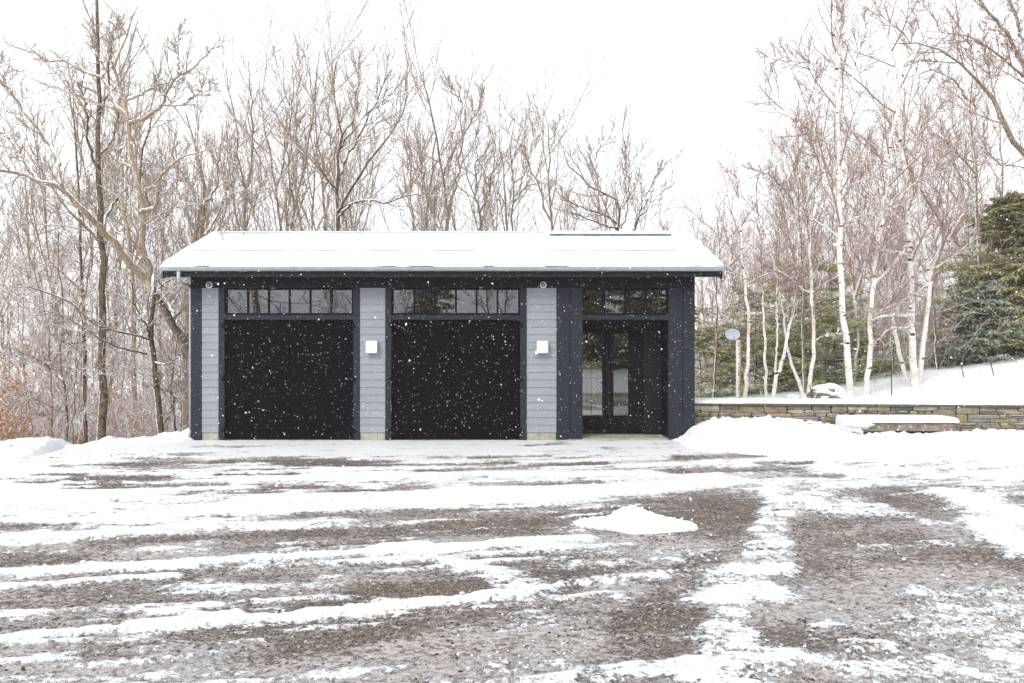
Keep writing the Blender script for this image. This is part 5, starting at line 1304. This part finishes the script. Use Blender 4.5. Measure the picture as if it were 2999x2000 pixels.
birch('birch leaning right out of the clump, with a snowy forked limb', 6.0,
      [([(2690, 1130), (2697, 1070), (2704, 1008), (2712, 950), (2719, 886), (2724, 820), (2715, 770), (2704, 702), (2697, 640), (2689, 577), (2692, 535), (2694, 500), (2690, 450), (2689, 408), (2695, 330), (2700, 250)], 8.1, 2.1)],
      [([(2724, 800), (2740, 760, -0.2), (2765, 728, -0.3), (2780, 695, -0.4), (2796, 666, -0.5), (2827, 615, -0.6)], 3.7, 1.8), ([(2724, 790), (2770, 765, -0.5), (2830, 720, -0.9), (2870, 690, -1.2)], 2.5, 0.8), ([(2720, 830), (2690, 850, -0.4), (2640, 880, -0.8)], 2.2, 0.8), ([(2704, 700), (2720, 640, -0.2), (2760, 560, -0.4)], 2.5, 1.0)], 45)
birch('white birch rising at the left end of the boulder', 6.4,
      [([(2372, 1132), (2378, 1075), (2385, 1008), (2384, 940), (2378, 880), (2377, 830), (2375, 794), (2370, 720), (2370, 651), (2367, 600), (2367, 561), (2368, 490), (2367, 423), (2360, 350)], 6.5, 1.8)],
      [([(2378, 860), (2350, 845, 0), (2310, 810, 0), (2275, 790, 0)], 2.5, 2.1), ([(2380, 855), (2410, 830, -0.4), (2460, 805, -0.8)], 2.5, 1.4), ([(2384, 1000), (2420, 980, -0.3), (2480, 975, -0.5)], 1.6, 0.8)], 46)
birch('clean white birch next to the dish post, gently bowed', 6.8,
      [([(2181, 1170), (2187, 1110), (2191, 1059), (2194, 980), (2191, 906), (2186, 865), (2181, 830), (2176, 790), (2173, 753), (2170, 690), (2166, 612), (2163, 541), (2165, 480)], 6.8, 1.4)], (), 47, k1=10, t0=0.45)
birch('slim straight white birch, second to the right of the dish post', 7.0, [([(2244, 1168), (2241, 1070), (2240, 1000), (2236, 932), (2234, 850), (2232, 768), (2236, 690), (2230, 600)], 5.3, 1.4)], (), 48, k1=10, t0=0.45)
birch('birch leaning right that crosses its neighbour in an X', 6.6, [([(2263, 1163), (2272, 1110), (2286, 1074), (2295, 1040), (2301, 1008), (2315, 945), (2327, 880), (2332, 810), (2334, 753), (2340, 680)], 6.8, 2.1)], [([(2270, 1090), (2276, 1000, -0.2), (2275, 900, -0.3), (2276, 800, -0.3)], 3.1, 1.4)], 49, k1=10, t0=0.5)
birch('birch leaning left that crosses its neighbour in an X', 6.9, [([(2348, 1148), (2335, 1110), (2321, 1074), (2312, 1045), (2306, 1023), (2300, 980), (2296, 932), (2285, 880), (2276, 830), (2270, 794), (2255, 730)], 5.9, 1.8)], (), 50, k1=10, t0=0.5)
birch('thin reddish birch high between the two big clumps', 9.0, [([(2500, 1110), (2512, 1000), (2505, 900), (2503, 860), (2535, 760), (2550, 680), (2545, 560), (2530, 420)], 4.3, 1.4)], (), 51, k1=12)
# brown trees at the right
RP = dict(TREE_P, k1=14, l1=0.26, r1=0.007, r2=0.005, r3=0.004)
def rtree(label, Y, stems, limbs=(), seed=0, mat='bark', **kw): hero('bare_tree', label, 'tree', Y, stems, limbs=limbs, mat=mat, twig='twig_red', p=dict(RP, **kw), seed=seed, jit=0.02)
rtree('dark brown trunk with white snow base between the birches and the crossing pair', 7.6, [([(2356, 1141), (2352, 1020), (2352, 906), (2350, 800), (2344, 702), (2340, 620), (2332, 536), (2320, 470), (2290, 400)], 5.3, 1.3)], [([(2340, 620), (2300, 560), (2260, 520), (2200, 490)], 2.5, 0.9)], 61)
rtree('snow-splashed dark trunk nearest the garage on the right', 8.0, [([(2092, 1170), (2096, 1060), (2099, 960), (2098, 880), (2102, 800), (2108, 730), (2100, 640)], 4.3, 1.3)], [([(2099, 960), (2125, 910), (2170, 890)], 1.9, 0.9), ([(2099, 920), (2060, 905), (2040, 900)], 1.9, 0.9), ([(2100, 860), (2130, 800), (2150, 760)], 1.9, 0.9)], 62, mat='bark_dark', l1=0.34, k1=11)
rtree('leaning dark trunk whose left side is plastered with snow, left of the evergreen', 8.6, [([(2742, 1078), (2738, 1000), (2735, 926), (2728, 850), (2715, 770)], 5.0, 2.0)], (), 63, mat='bark_dark')
rtree('slim dark trunk on the crest between birch clumps', 9.0, [([(2617, 1105), (2615, 1040), (2615, 983), (2610, 900), (2604, 800)], 4.3, 1.6)], (), 64, mat='bark_dark')
rtree('upright brown tree forking high, left of the evergreen top', 10.5, [([(2866, 780), (2862, 663), (2858, 580), (2857, 510), (2851, 440), (2844, 383), (2840, 330), (2837, 296), (2850, 220), (2845, 120)], 6.8, 1.6)], [([(2837, 296), (2800, 240), (2760, 215), (2720, 200)], 3.1, 1.0), ([(2857, 510), (2800, 440), (2750, 400), (2700, 390)], 3.1, 1.0), ([(2838, 310), (2880, 240), (2900, 160)], 3.1, 1.0)], 65)
rtree('thin brown tree directly above the top of the evergreen', 12.0, [([(2938, 700), (2936, 602), (2934, 485), (2924, 430), (2930, 360), (2915, 280)], 5.0, 1.3)], [([(2934, 485), (2890, 440), (2880, 380)], 2.5, 0.9)], 66)
rtree('diagonal brown trunk leaning left behind the birch clump', 13.5, [([(2860, 1000), (2840, 830), (2816, 740), (2775, 672), (2724, 602), (2690, 540), (2658, 480), (2620, 420)], 5.6, 2.0)], (), 67)
rtree('large tree beyond the right edge whose arching boughs reach in over the evergreen', 5.0,
      [([(3250, 1150), (3230, 900), (3180, 640), (3080, 520), (2999, 444), (2954, 388), (2918, 306), (2890, 265), (2857, 230), (2811, 184), (2740, 138), (2663, 122), (2612, 128)], 13.6, 1.3)],
      [([(3180, 640), (3090, 380), (3030, 270), (2999, 224), (2944, 173), (2867, 117), (2816, 102), (2714, 92)], 6.8, 1.0), ([(3090, 380), (3020, 240), (2985, 170), (2969, 133), (2934, 77), (2890, 30), (2860, -20)], 7.4, 3.2), ([(2811, 184), (2760, 182), (2700, 178), (2660, 190)], 2.5, 0.9), ([(2857, 230), (2858, 180), (2840, 130), (2810, 100)], 1.9, 0.9), ([(3040, 260), (2990, 90), (2960, 0), (2950, -40)], 5.6, 2.6), ([(2918, 306), (2900, 230), (2880, 140), (2885, 60)], 3.1, 1.0)], 68, t0=0.35, l1=0.18)

# --- copies: woodland trees -----------------------------------------
def generic(seed, kind, H=12.0):
    """trunk and crown meshes of one woodland tree of height H"""
    rng = np.random.default_rng(500+seed); n = 16
    z = np.linspace(-0.6, H*0.93, n); w_ = np.cumsum(rng.normal(0, 0.07, (n, 2)), 0); w_ -= w_[0]; lean = rng.normal(0, 0.04, 2)
    P = np.stack([w_[:, 0]+lean[0]*z, w_[:, 1]+lean[1]*z, z], -1)[None]
    if kind == 'canopy':
        R = ((0.080-0.066*np.linspace(0, 1, n)**0.8))[None]
        f = grow((P, R), 5, 0.30, 0.80, 0.40, 0.12, 0.62, 0.55, 12, 0.05, 0.09, 0.012, rng, taper=0.75)
        f0 = grow((P, R), 5, 0.12, 0.5, 1.1, 0.2, 0.20, 0.25, 8, 0.09, 0.03, 0.008, rng)
        tr = [(P, R, 8), (f[0], f[1], 6)]
        main = (resamp(np.concatenate([P]), 12), resampr(R, 12)); main = (np.concatenate([main[0], f[0]]), np.concatenate([main[1], f[1]]))
        cs = crown_sets(main, dict(k1=9, k2=7, k3=6, l1=0.33, l2=0.5, l3=0.5, u1=0.06, u2=0.03, a1=0.55, a2=0.5, w=0.06, r1=0.0055, r2=0.0042, r3=0.0034, t0=0.32), rng)
        c2 = crown_sets(f0, dict(k1=7, k2=5, k3=3, l1=0.45, l2=0.5, l3=0.5, u1=0.0, r1=0.006, r2=0.0048, r3=0.004, t0=0.1), rng)
        cs += [(f0[0], f0[1], 5)] + c2
    elif kind == 'under':
        R = ((0.055-0.045*np.linspace(0, 1, n)**0.8))[None]
        f = grow((P, R), 14, 0.12, 0.92, 1.15, 0.22, 0.34, 0.45, 9, 0.08, 0.02, 0.009, rng, taper=0.6)
        tr = [(P, R, 6), (f[0], f[1], 4)]
        cs = crown_sets(f, dict(k1=8, k2=6, k3=3, l1=0.5, l2=0.5, l3=0.5, a1=0.7, u1=0.02, w=0.10, r1=0.0075, r2=0.006, r3=0.005, t0=0.15), rng)
    else:   # slender birch
        R = ((0.075-0.06*np.linspace(0, 1, n)**0.8))[None]
        tr = [(P, R, 7)]
        cs = crown_sets((P, R), dict(k1=26, k2=7, k3=5, l1=0.22, l2=0.5, l3=0.5, a1=0.7, u1=0.06, w=0.07, r1=0.008, r2=0.006, r3=0.005, t0=0.3), rng)
    return tr, cs
def resamp(P, n):
    m_ = P.shape[1]; u = np.linspace(0, m_-1, n); i = np.clip(u.astype(int), 0, m_-2); f = (u-i)[None, :, None]; return P[:, i]*(1-f)+P[:, i+1]*f
def resampr(R, n):
    m_ = R.shape[1]; u = np.linspace(0, m_-1, n); i = np.clip(u.astype(int), 0, m_-2); f = (u-i)[None]; return R[:, i]*(1-f)+R[:, i+1]*f
TPL = {}
for kind, cnt in (('canopy', 5), ('under', 3), ('slim', 2)):
    for k in range(cnt):
        tr, cs = generic(k+10*len(kind), kind)
        mats = {'canopy': ('bark', 'twig'), 'under': ('bark_dark', 'brush'), 'slim': ('birch', 'twig_red')}[kind]
        TPL[kind, k] = (tube_mesh('trunk', tr, M[mats[0]], smooth=True), tube_mesh('crown', cs, M[mats[1]]))
def place_tree(kind, k, x, y, H, label, group, name='bare_tree', cat='tree'):
    e = tag(empty(name, (x, y, th(x, y))), label, cat, group); s_ = H/12.0
    e.scale = (s_, s_, s_); e.rotation_euler = (0, 0, random.uniform(0, 6.28))
    obj('trunk', TPL[kind, k][0], e); obj('crown', TPL[kind, k][1], e); return e
def in_garage(x, y): return XL-1.2 < x < XR+1.2 and -1 < y < DEPTH+1.5
ORD = 'first second third fourth fifth sixth seventh eighth ninth tenth eleventh twelfth thirteenth fourteenth fifteenth sixteenth seventeenth eighteenth'.split()
ROWN = ['in the nearer row', 'in the far row']; SEEN = {}
def row(kind, n, pxr, yr, top, label, group, **kw):
    rw = ROWN[SEEN.get(label, 0)] if label in TWO else ''; SEEN[label] = SEEN.get(label, 0)+1
    cnt = {'canopy': 5, 'under': 3, 'slim': 2}[kind]
    for i in range(n):
        for _ in range(20):
            px = pxr[0]+(pxr[1]-pxr[0])*(i+random.random())/n; Y = random.uniform(*yr); x = gx(px, Y)
            if not in_garage(x, Y): break
        tp = np.interp(px, [a[0] for a in top], [a[1] for a in top]) + random.uniform(-25, 70)
        H = gz(tp, Y) - th(x, Y); place_tree(kind, (i*3+random.randrange(cnt)) % cnt, x, Y, max(H, 2.5), (label+', '+ORD[i]+' from the left '+rw).strip(), group, **kw)
LBL = 'bare grey-brown tree deep in the left wood'; LBM = 'slender bare tree behind the roof'; LBR = 'bare twiggy tree deep in the right wood'; TWO = (LBL, LBM, LBR)
TOPL = [(-300, 330), (0, 300), (200, 300), (400, 330), (600, 360)]
row('canopy', 6, (-260, 600), (10, 26), TOPL, LBL, 'bare trees in the wood left of the garage')
row('canopy', 4, (-250, 560), (26, 40), [(-300, 560), (600, 600)], LBL, 'bare trees in the wood left of the garage')
row('under', 12, (-160, 560), (5, 18), [(-300, 740), (200, 700), (560, 760)], 'low snowy spreading tree left of the garage', 'snowy understorey trees left of the garage')
TOPM = [(600, 400), (700, 330), (850, 270), (1000, 250), (1100, 280), (1200, 340), (1300, 330), (1430, 400), (1550, 420), (1650, 480), (1800, 520), (1950, 570), (2060, 600)]
row('canopy', 8, (600, 2040), (17, 30), TOPM, LBM, 'slender bare trees far behind the garage roof')
row('canopy', 5, (560, 1500), (10, 18), [(560, 480), (1100, 450), (1500, 520)], LBM, 'slender bare trees far behind the garage roof')
TOPR = [(2040, 640), (2100, 520), (2180, 440), (2300, 380), (2400, 330), (2600, 290), (2800, 250), (3200, 180)]
row('canopy', 10, (2040, 3200), (13, 28), TOPR, LBR, 'bare trees in the wood above the stone wall')
row('canopy', 8, (2040, 3200), (28, 42), [(2040, 700), (3200, 560)], LBR, 'bare trees in the wood above the stone wall')
row('under', 18, (2050, 2900), (8.5, 20), [(2040, 830), (2900, 780)], 'low snowy spreading tree behind the birches', 'snowy understorey trees behind the birches')
row('slim', 9, (2060, 2800), (10, 20), [(2060, 620), (2400, 420), (2800, 420)], 'thin white birch deep in the right wood', 'thin birches deeper in the wood', name='birch_tree', cat='birch')

# far-off wood, one mass ----------------------------------------------
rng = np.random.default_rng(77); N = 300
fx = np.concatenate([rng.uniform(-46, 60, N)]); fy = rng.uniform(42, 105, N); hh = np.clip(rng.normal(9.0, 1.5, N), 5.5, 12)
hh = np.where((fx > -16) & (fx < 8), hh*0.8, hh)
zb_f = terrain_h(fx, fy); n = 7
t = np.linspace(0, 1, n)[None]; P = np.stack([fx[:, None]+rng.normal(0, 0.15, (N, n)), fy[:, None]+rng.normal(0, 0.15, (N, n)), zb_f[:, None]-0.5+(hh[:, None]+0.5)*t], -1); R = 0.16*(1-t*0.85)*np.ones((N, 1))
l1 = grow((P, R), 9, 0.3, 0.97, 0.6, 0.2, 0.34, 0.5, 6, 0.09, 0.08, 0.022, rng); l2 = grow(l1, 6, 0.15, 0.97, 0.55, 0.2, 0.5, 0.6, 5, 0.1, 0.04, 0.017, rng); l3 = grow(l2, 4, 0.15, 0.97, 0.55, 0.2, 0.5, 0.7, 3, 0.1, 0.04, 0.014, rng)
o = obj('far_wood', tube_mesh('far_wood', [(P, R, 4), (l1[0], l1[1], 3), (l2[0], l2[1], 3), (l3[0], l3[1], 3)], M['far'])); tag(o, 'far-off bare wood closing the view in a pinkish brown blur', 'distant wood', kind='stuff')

# brush: thin stems and brambles between the trunks -------------------
def brush(name, n, pxr, yr, hr, mat, label, cat, seed, rad=0.0045, k1=5):
    rng = np.random.default_rng(seed); px = rng.uniform(pxr[0], pxr[1], n); Y = yr[0]+(yr[1]-yr[0])*rng.random(n)**0.8; x = (px-CX)*(Y-CAM_Y)/F_PX
    ok = ~((x > XL-0.6) & (x < XR+0.5) & (Y < DEPTH+0.6)); px, Y, x = px[ok], Y[ok], x[ok]; n = len(x)
    z = terrain_h(x, Y); H = rng.uniform(hr[0], hr[1], n); m_ = 6; t = np.linspace(0, 1, m_)[None]
    ln = rng.normal(0, 0.35, (n, 2)); P = np.stack([x[:, None]+ln[:, :1]*H[:, None]*t**1.6, Y[:, None]+ln[:, 1:]*H[:, None]*t**1.6, z[:, None]-0.05+H[:, None]*t], -1); P += rng.normal(0, 0.018, P.shape)*t[..., None]
    sc = (Y-CAM_Y)[:, None]/22; R = rad*sc*(1.4-0.8*t)
    a = grow((P, R), k1, 0.25, 0.95, 0.6, 0.2, 0.45, 0.8, 4, 0.12, 0.02, rad*0.8, rng); b = grow(a, 3, 0.25, 0.95, 0.6, 0.2, 0.5, 0.8, 3, 0.12, 0.02, rad*0.65, rng)
    o = obj(name, tube_mesh(name, [(P, R, 3), (a[0], a[1], 3), (b[0], b[1], 3)], M[mat])); tag(o, label, cat, kind='stuff')
brush('undergrowth', 2600, (-500, 600), (2.6, 34), (0.8, 3.0), 'brush', 'tangled brown undergrowth dusted with snow left of the garage', 'undergrowth', 81)
brush('undergrowth', 2400, (2030, 3300), (8.4, 34), (0.6, 2.8), 'brush', 'tangled pinkish undergrowth behind the birches above the wall', 'undergrowth', 82)
brush('dry_grass', 280, (2280, 3100), (1.4, 7.0), (0.05, 0.22), 'brush', 'sparse dry grass stalks poking through the snow on the slope', 'dry grass', 83, rad=0.0016, k1=2)
brush('undergrowth', 900, (1500, 1800), (9, 26), (0.6, 3.0), 'brush', 'brown undergrowth behind the garage seen through the entry glass', 'undergrowth', 84)

# --- evergreens -------------------------------------------------------
def foliage(l2, per, lw, rng, droop=0.25, flatz=0.35):
    P, R = l2; N, n, _ = P.shape; t = rng.random((N, per))*0.98+0.02; f = t*(n-1); i = np.clip(f.astype(int), 0, n-2); w_ = (f-i)[..., None]; a = np.arange(N)[:, None]
    p = (P[a, i]*(1-w_)+P[a, i+1]*w_).reshape(-1, 3); T = norm(P[a, i+1]-P[a, i]).reshape(-1, 3)
    side = norm(np.cross(T, np.array([0, 0, 1.0])))*np.where(rng.random((len(T), 1)) < 0.5, 1, -1)
    D = norm(T*rng.uniform(0.2, 1, (len(T), 1)) + side*rng.uniform(0.1, 0.9, (len(T), 1)) + rng.normal(0, 0.14, T.shape) - np.array([0, 0, droop]))
    W = norm(np.cross(D, norm(rng.normal(0, flatz, T.shape)+np.array([0, 0, 1.0]))))
    L = lw[0]*rng.uniform(0.5, 1.3, (len(T), 1)); w2 = lw[1]*rng.uniform(0.6, 1.3, (len(T), 1))
    q = np.stack([p, p+D*L*0.55+W*w2, p+D*L, p+D*L*0.45-W*w2], 1)
    return q
def conifer(name, label, x, y, H, Rb, mat, seed, k1=110, k2=13, per=11, lw=(0.17, 0.022), t0=0.03, shape=0.8, zoff=0.0, dr=-0.05, group=None, barkmat='bark_dark'):
    rng = np.random.default_rng(900+seed); z0 = th(x, y)+zoff; n = 14; z = np.linspace(-0.4, H, n)
    P = np.stack([np.cumsum(rng.normal(0, 0.02, n)), np.cumsum(rng.normal(0, 0.02, n)), z], -1)[None]; R = (0.011*H*(1-0.93*np.linspace(0, 1, n)))[None]
    # boughs: long below, short above, a few longer ones break the outline
    t = np.sort(t0+(0.985-t0)*rng.random(k1)**1.15); f = t*(n-1); i = np.clip(f.astype(int), 0, n-2); w_ = (f-i)[:, None]; p0 = P[0, i]*(1-w_)+P[0, i+1]*w_
    az = rng.random(k1)*6.28; L = Rb*((1-t)**shape+0.05)*rng.uniform(0.6, 1.18, k1); D = np.stack([np.cos(az), np.sin(az), 0.25-0.15*(1-t)+rng.normal(0, 0.1, k1)], -1); D = norm(D); m_ = 9; pts = [p0]; p = p0
    for _ in range(m_-1):
        D = norm(D+rng.normal(0, 0.06, D.shape)+np.array([0, 0, dr])); p = p+D*(L/(m_-1))[:, None]; pts.append(p)
    B = np.stack(pts, 1); BR = (0.007+0.010*L)[:, None]*(1-0.85*np.linspace(0, 1, m_))[None]
    l2 = grow((B, BR), k2, 0.10, 0.98, 0.85, 0.2, 0.36, 0.4, 6, 0.08, -0.03, 0.004, rng, taper=0.6, flat=0.72)
    q = foliage(l2, per, lw, rng); q2 = foliage((B, BR), per*2, lw, rng); q = np.concatenate([q, q2])
    e = tag(empty(name, (x, y, z0)), label, 'evergreen', group)
    obj('trunk', tube_mesh('trunk', [(P, R, 8), (B, BR, 4)], M[barkmat], smooth=True), e)
    V = q.reshape(-1, 3); Q = np.arange(len(V)).reshape(-1, 4); me = mesh_np('needles', V, Q, mat=M[mat])
    cl = np.concatenate([np.repeat(rng.random(len(l2[0])), per), np.repeat(rng.random(len(B)), per*2)]); v = np.clip(0.25+0.5*cl+rng.normal(0, 0.14, len(cl)), 0, 1)
    at = me.attributes.new('var', 'FLOAT', 'POINT'); at.data.foreach_set('value', np.repeat(v, 4).astype(np.float32)); obj('needles', me, e); return e
x, _, z = wpt(2975, 1000, 10.5)
conifer('hemlock_tree', 'big dense olive green evergreen at the right edge of the photo', x, 10.5, gz(560, 10.5)-th(x, 10.5), 3.1, 'hemlock', 1, k1=320, k2=17, per=15, lw=(0.19, 0.020), t0=0.03, shape=0.5, dr=-0.05)
x2 = gx(2890, 9.6)
conifer('spruce_tree', 'lower blue-green evergreen at the foot of the big olive one', x2, 9.6, 2.6, 1.7, 'spruce', 2, k1=150, k2=14, per=14, lw=(0.14, 0.020), t0=0.02, shape=0.5, dr=-0.02)
PG = 'pines in the wood behind the birches'
for (px, Y, top, rb, k, lab, t0_) in ((2052, 9.6, 900, 1.5, 60, 'light green young pine beside the right wall of the garage', 0.12), (2215, 9.4, 850, 1.7, 70, 'green pine behind the birches next to the dish post', 0.1), (2300, 11, 770, 2.2, 70, 'darker pine behind the crossing birches', 0.1),
                                 (2325, 8.8, 1000, 1.3, 45, 'low green pine boughs just left of the snowy boulder', 0.05), (2450, 9.5, 900, 1.9, 60, 'green pine behind the tallest birch', 0.1), (2560, 10.5, 960, 1.7, 45, 'small pine partly hidden behind the S-bent birch', 0.1), (2420, 13, 760, 2.2, 60, 'dusky pine high between the left birches and the tallest one', 0.3)):
    x = gx(px, Y); conifer('pine_tree', lab, x, Y, gz(top, Y)-th(x, Y), rb, 'pine', int(px), k1=int(k*1.0), k2=9, per=14, lw=(0.17, 0.018), t0=t0_, shape=0.35, dr=0.01, group=PG)
conifer('pine_tree', 'green pine behind the garage seen through the entry glass', 3.5, 13.5, 4.2, 1.7, 'pine', 71, k1=80, k2=9, per=12, lw=(0.16, 0.016), t0=0.03, shape=0.4, group=PG)
conifer('pine_tree', 'second green pine behind the garage seen through the entry glass', 5.6, 15.5, 5.0, 1.8, 'pine', 72, k1=80, k2=9, per=12, lw=(0.16, 0.016), t0=0.03, shape=0.4, group=PG)
# --- beech saplings with dry orange leaves ----------------------------
def sapling(px, Y, H, seed, label):
    rng = np.random.default_rng(1200+seed); x = gx(px, Y); z = th(x, Y); n = 8; S_ = 4
    P = np.stack([np.stack([rng.normal(0, 0.12)+np.linspace(0, 1, n)**1.3*rng.normal(0, 0.25)*H, np.full(n, rng.normal(0, 0.1))+np.linspace(0, 1, n)*rng.normal(0, 0.2)*H, np.linspace(-0.1, H*rng.uniform(0.7, 1), n)], -1) for _ in range(S_)])
    R = 0.016*(1-0.8*np.linspace(0, 1, n))[None]*np.ones((S_, 1)); a = grow((P, R), 9, 0.15, 0.97, 0.9, 0.2, 0.4, 0.5, 6, 0.1, 0.0, 0.004, rng); b = grow(a, 6, 0.15, 0.97, 0.6, 0.2, 0.45, 0.6, 4, 0.1, 0, 0.003, rng)
    e = tag(empty('beech_sapling', (x, Y, z)), label, 'sapling', 'orange-leaved saplings at the left edge')
    obj('trunk', tube_mesh('trunk', [(P, R, 5)], M['bark'], True), e); obj('crown', tube_mesh('crown', [(a[0], a[1], 3), (b[0], b[1], 3)], M['brush']), e)
    q = foliage(b, 5, (0.08, 0.02), rng, droop=0.6, flatz=1.0); me = mesh_np('dry_leaves', q.reshape(-1, 3), np.arange(len(q)*4).reshape(-1, 4), mat=M['leaf'])
    at = me.attributes.new('var', 'FLOAT', 'POINT'); at.data.foreach_set('value', np.repeat(rng.random(len(q)), 4).astype(np.float32)); obj('dry_leaves', me, e)
for a in ((5, 3.4, 2.3, 1, 'tallest orange-leaved sapling at the very left edge'), (52, 3.0, 1.9, 2, 'orange-leaved sapling behind the bank, second from the left edge'), (95, 4.2, 1.5, 3, 'pale orange sapling leaning right behind the left bank'), (-60, 4.0, 2.6, 4, 'orange-leaved sapling half cut by the left edge'), (215, 4.4, 0.9, 5, 'low orange-brown sapling in the dip of the snow bank'), (335, 4.0, 0.8, 6, 'low rusty sapling between the tall dark trunks'), (262, 9, 3.0, 7, 'sapling with a few rusty leaves behind the dark trunks'), (30, 6.5, 3.6, 8, 'rust-leaved sapling deeper in the wood at the left edge')):
    sapling(*a)

# --- trees on the other side of the drive: they show in the window glass
conifer('spruce_tree', 'dark evergreen across the drive, mirrored in the second garage window', -4.1, -41, 9.5, 2.3, 'hemlock', 51, k1=150, k2=12, per=12, lw=(0.3, 0.05), t0=0.03, shape=0.5)
for i, (x, y, H, lab) in enumerate(((-13.5, -28, 25, 'thick bare tree across the drive, mirrored at the left of the first garage window'), (-16.5, -40, 13, 'bare tree across the drive, mirrored at the far left of the first window'), (-12.2, -44, 10, 'bare tree across the drive, mirrored low in the middle of the first window'), (-9.0, -36, 9, 'bare tree across the drive, mirrored at the right of the first window'),
                                    (-0.4, -40, 12, 'bare tree across the drive, mirrored in the right half of the second window'), (1.2, -43, 13, 'bare tree across the drive, mirrored at the right end of the second window'), (-6.4, -46, 7.5, 'low bare tree across the drive, mirrored at the left end of the second window'))):
    place_tree('canopy', i % 5, x, y, H, lab, 'bare trees across the drive')
for i in range(8):
    conifer('spruce_tree', 'dark evergreen across the drive, mirrored over the entry, '+ORD[i]+' from the left', 5.6+i*1.3, -38-2.5*(i % 3), 10+random.random()*4, 2.4, 'hemlock', 60+i, k1=90, k2=8, per=8, lw=(0.45, 0.08), t0=0.02, shape=0.5, group='evergreens across the drive')

# ================================================================== FALLING SNOW
rng = np.random.default_rng(5)
def flakes(n, x, y, z, smin, smax):
    p = np.stack([rng.uniform(*x, n), rng.uniform(*y, n), rng.uniform(*z, n)], -1)
    s = smin+(smax-smin)*rng.random(n)**3; return p, s
A = [flakes(46000, (-11, 11), (-13.0, -0.1), (0.05, 7.5), 0.0022, 0.0062), flakes(26000, (-22, 26), (0, 22), (-1, 13), 0.004, 0.010), flakes(160, (-5, 5), (-12.5, -5), (0.3, 4), 0.008, 0.014)]
p = np.concatenate([a[0] for a in A]); s = np.concatenate([a[1] for a in A])
bad = (p[:, 0] > XL-0.5) & (p[:, 0] < XR+0.5) & (p[:, 1] > -0.62) & (p[:, 1] < DEPTH+0.6) & (p[:, 2] < 4.7) & ~((p[:, 1] < -0.06) & (p[:, 2] < 3.2))
bad |= (p[:, 0] > 4.1) & (p[:, 1] > -1.0) & (p[:, 1] < 8) & (p[:, 2] < 0.8)
p, s = p[~bad], s[~bad]; n = len(p)
oc = np.array([[1,0,0],[0,1,0],[-1,0,0],[0,-1,0],[0,0,1],[0,0,-1]], float); ot = np.array([[0,1,4],[1,2,4],[2,3,4],[3,0,4],[1,0,5],[2,1,5],[3,2,5],[0,3,5]])
st = rng.uniform(0.6, 1.35, (n, 1, 3)); st[:, :, 2] *= 1.15
a1 = rng.normal(0, 1, (n, 3)); a1 = norm(a1); a2 = norm(np.cross(a1, norm(rng.normal(0, 1, (n, 3))))); a3 = np.cross(a1, a2); RM = np.stack([a1, a2, a3], 1)
V = np.einsum('nij,njk->nik', oc[None]*st*s[:, None, None], RM) + p[:, None]
T = (ot[None]+np.arange(n)[:, None, None]*6).reshape(-1, 3)
def mat_flake():
    t = NT('snowflake'); m = t.fin((0.92, 0.925, 0.93), 0.9, 0.1)
    t.b.inputs['Subsurface Weight'].default_value = 0.0
    tr = t.new('ShaderNodeBsdfTranslucent'); tr.inputs['Color'].default_value = (0.92, 0.93, 0.94, 1); mx = t.new('ShaderNodeMixShader'); mx.inputs[0].default_value = 0.35
    t.l.new(t.b.outputs[0], mx.inputs[1]); t.l.new(tr.outputs[0], mx.inputs[2]); t.l.new(mx.outputs[0], t.out.inputs['Surface']); return m
o = obj('falling_snow', mesh_np('falling_snow', V.reshape(-1, 3), tris=T, mat=mat_flake())); tag(o, 'white snowflakes drifting down over the whole yard', 'falling snow', kind='stuff')

# ================================================================== THE AIR
m = MB().box(-610, 610, -310, 910, -9.5, 19.5)
hz = bpy.data.materials.new('haze'); hz.use_nodes = True; hn = hz.node_tree.nodes; hn.clear()
ho = hn.new('ShaderNodeOutputMaterial'); hv = hn.new('ShaderNodeVolumePrincipled')
hv.inputs['Color'].default_value = (0.97, 0.975, 0.985, 1); hv.inputs['Density'].default_value = 0.0006; hv.inputs['Anisotropy'].default_value = 0.2
hz.node_tree.links.new(hv.outputs[0], ho.inputs['Volume'])
o = m.build('haze', hz); tag(o, 'thin white air full of fine falling snow', 'haze', kind='stuff')
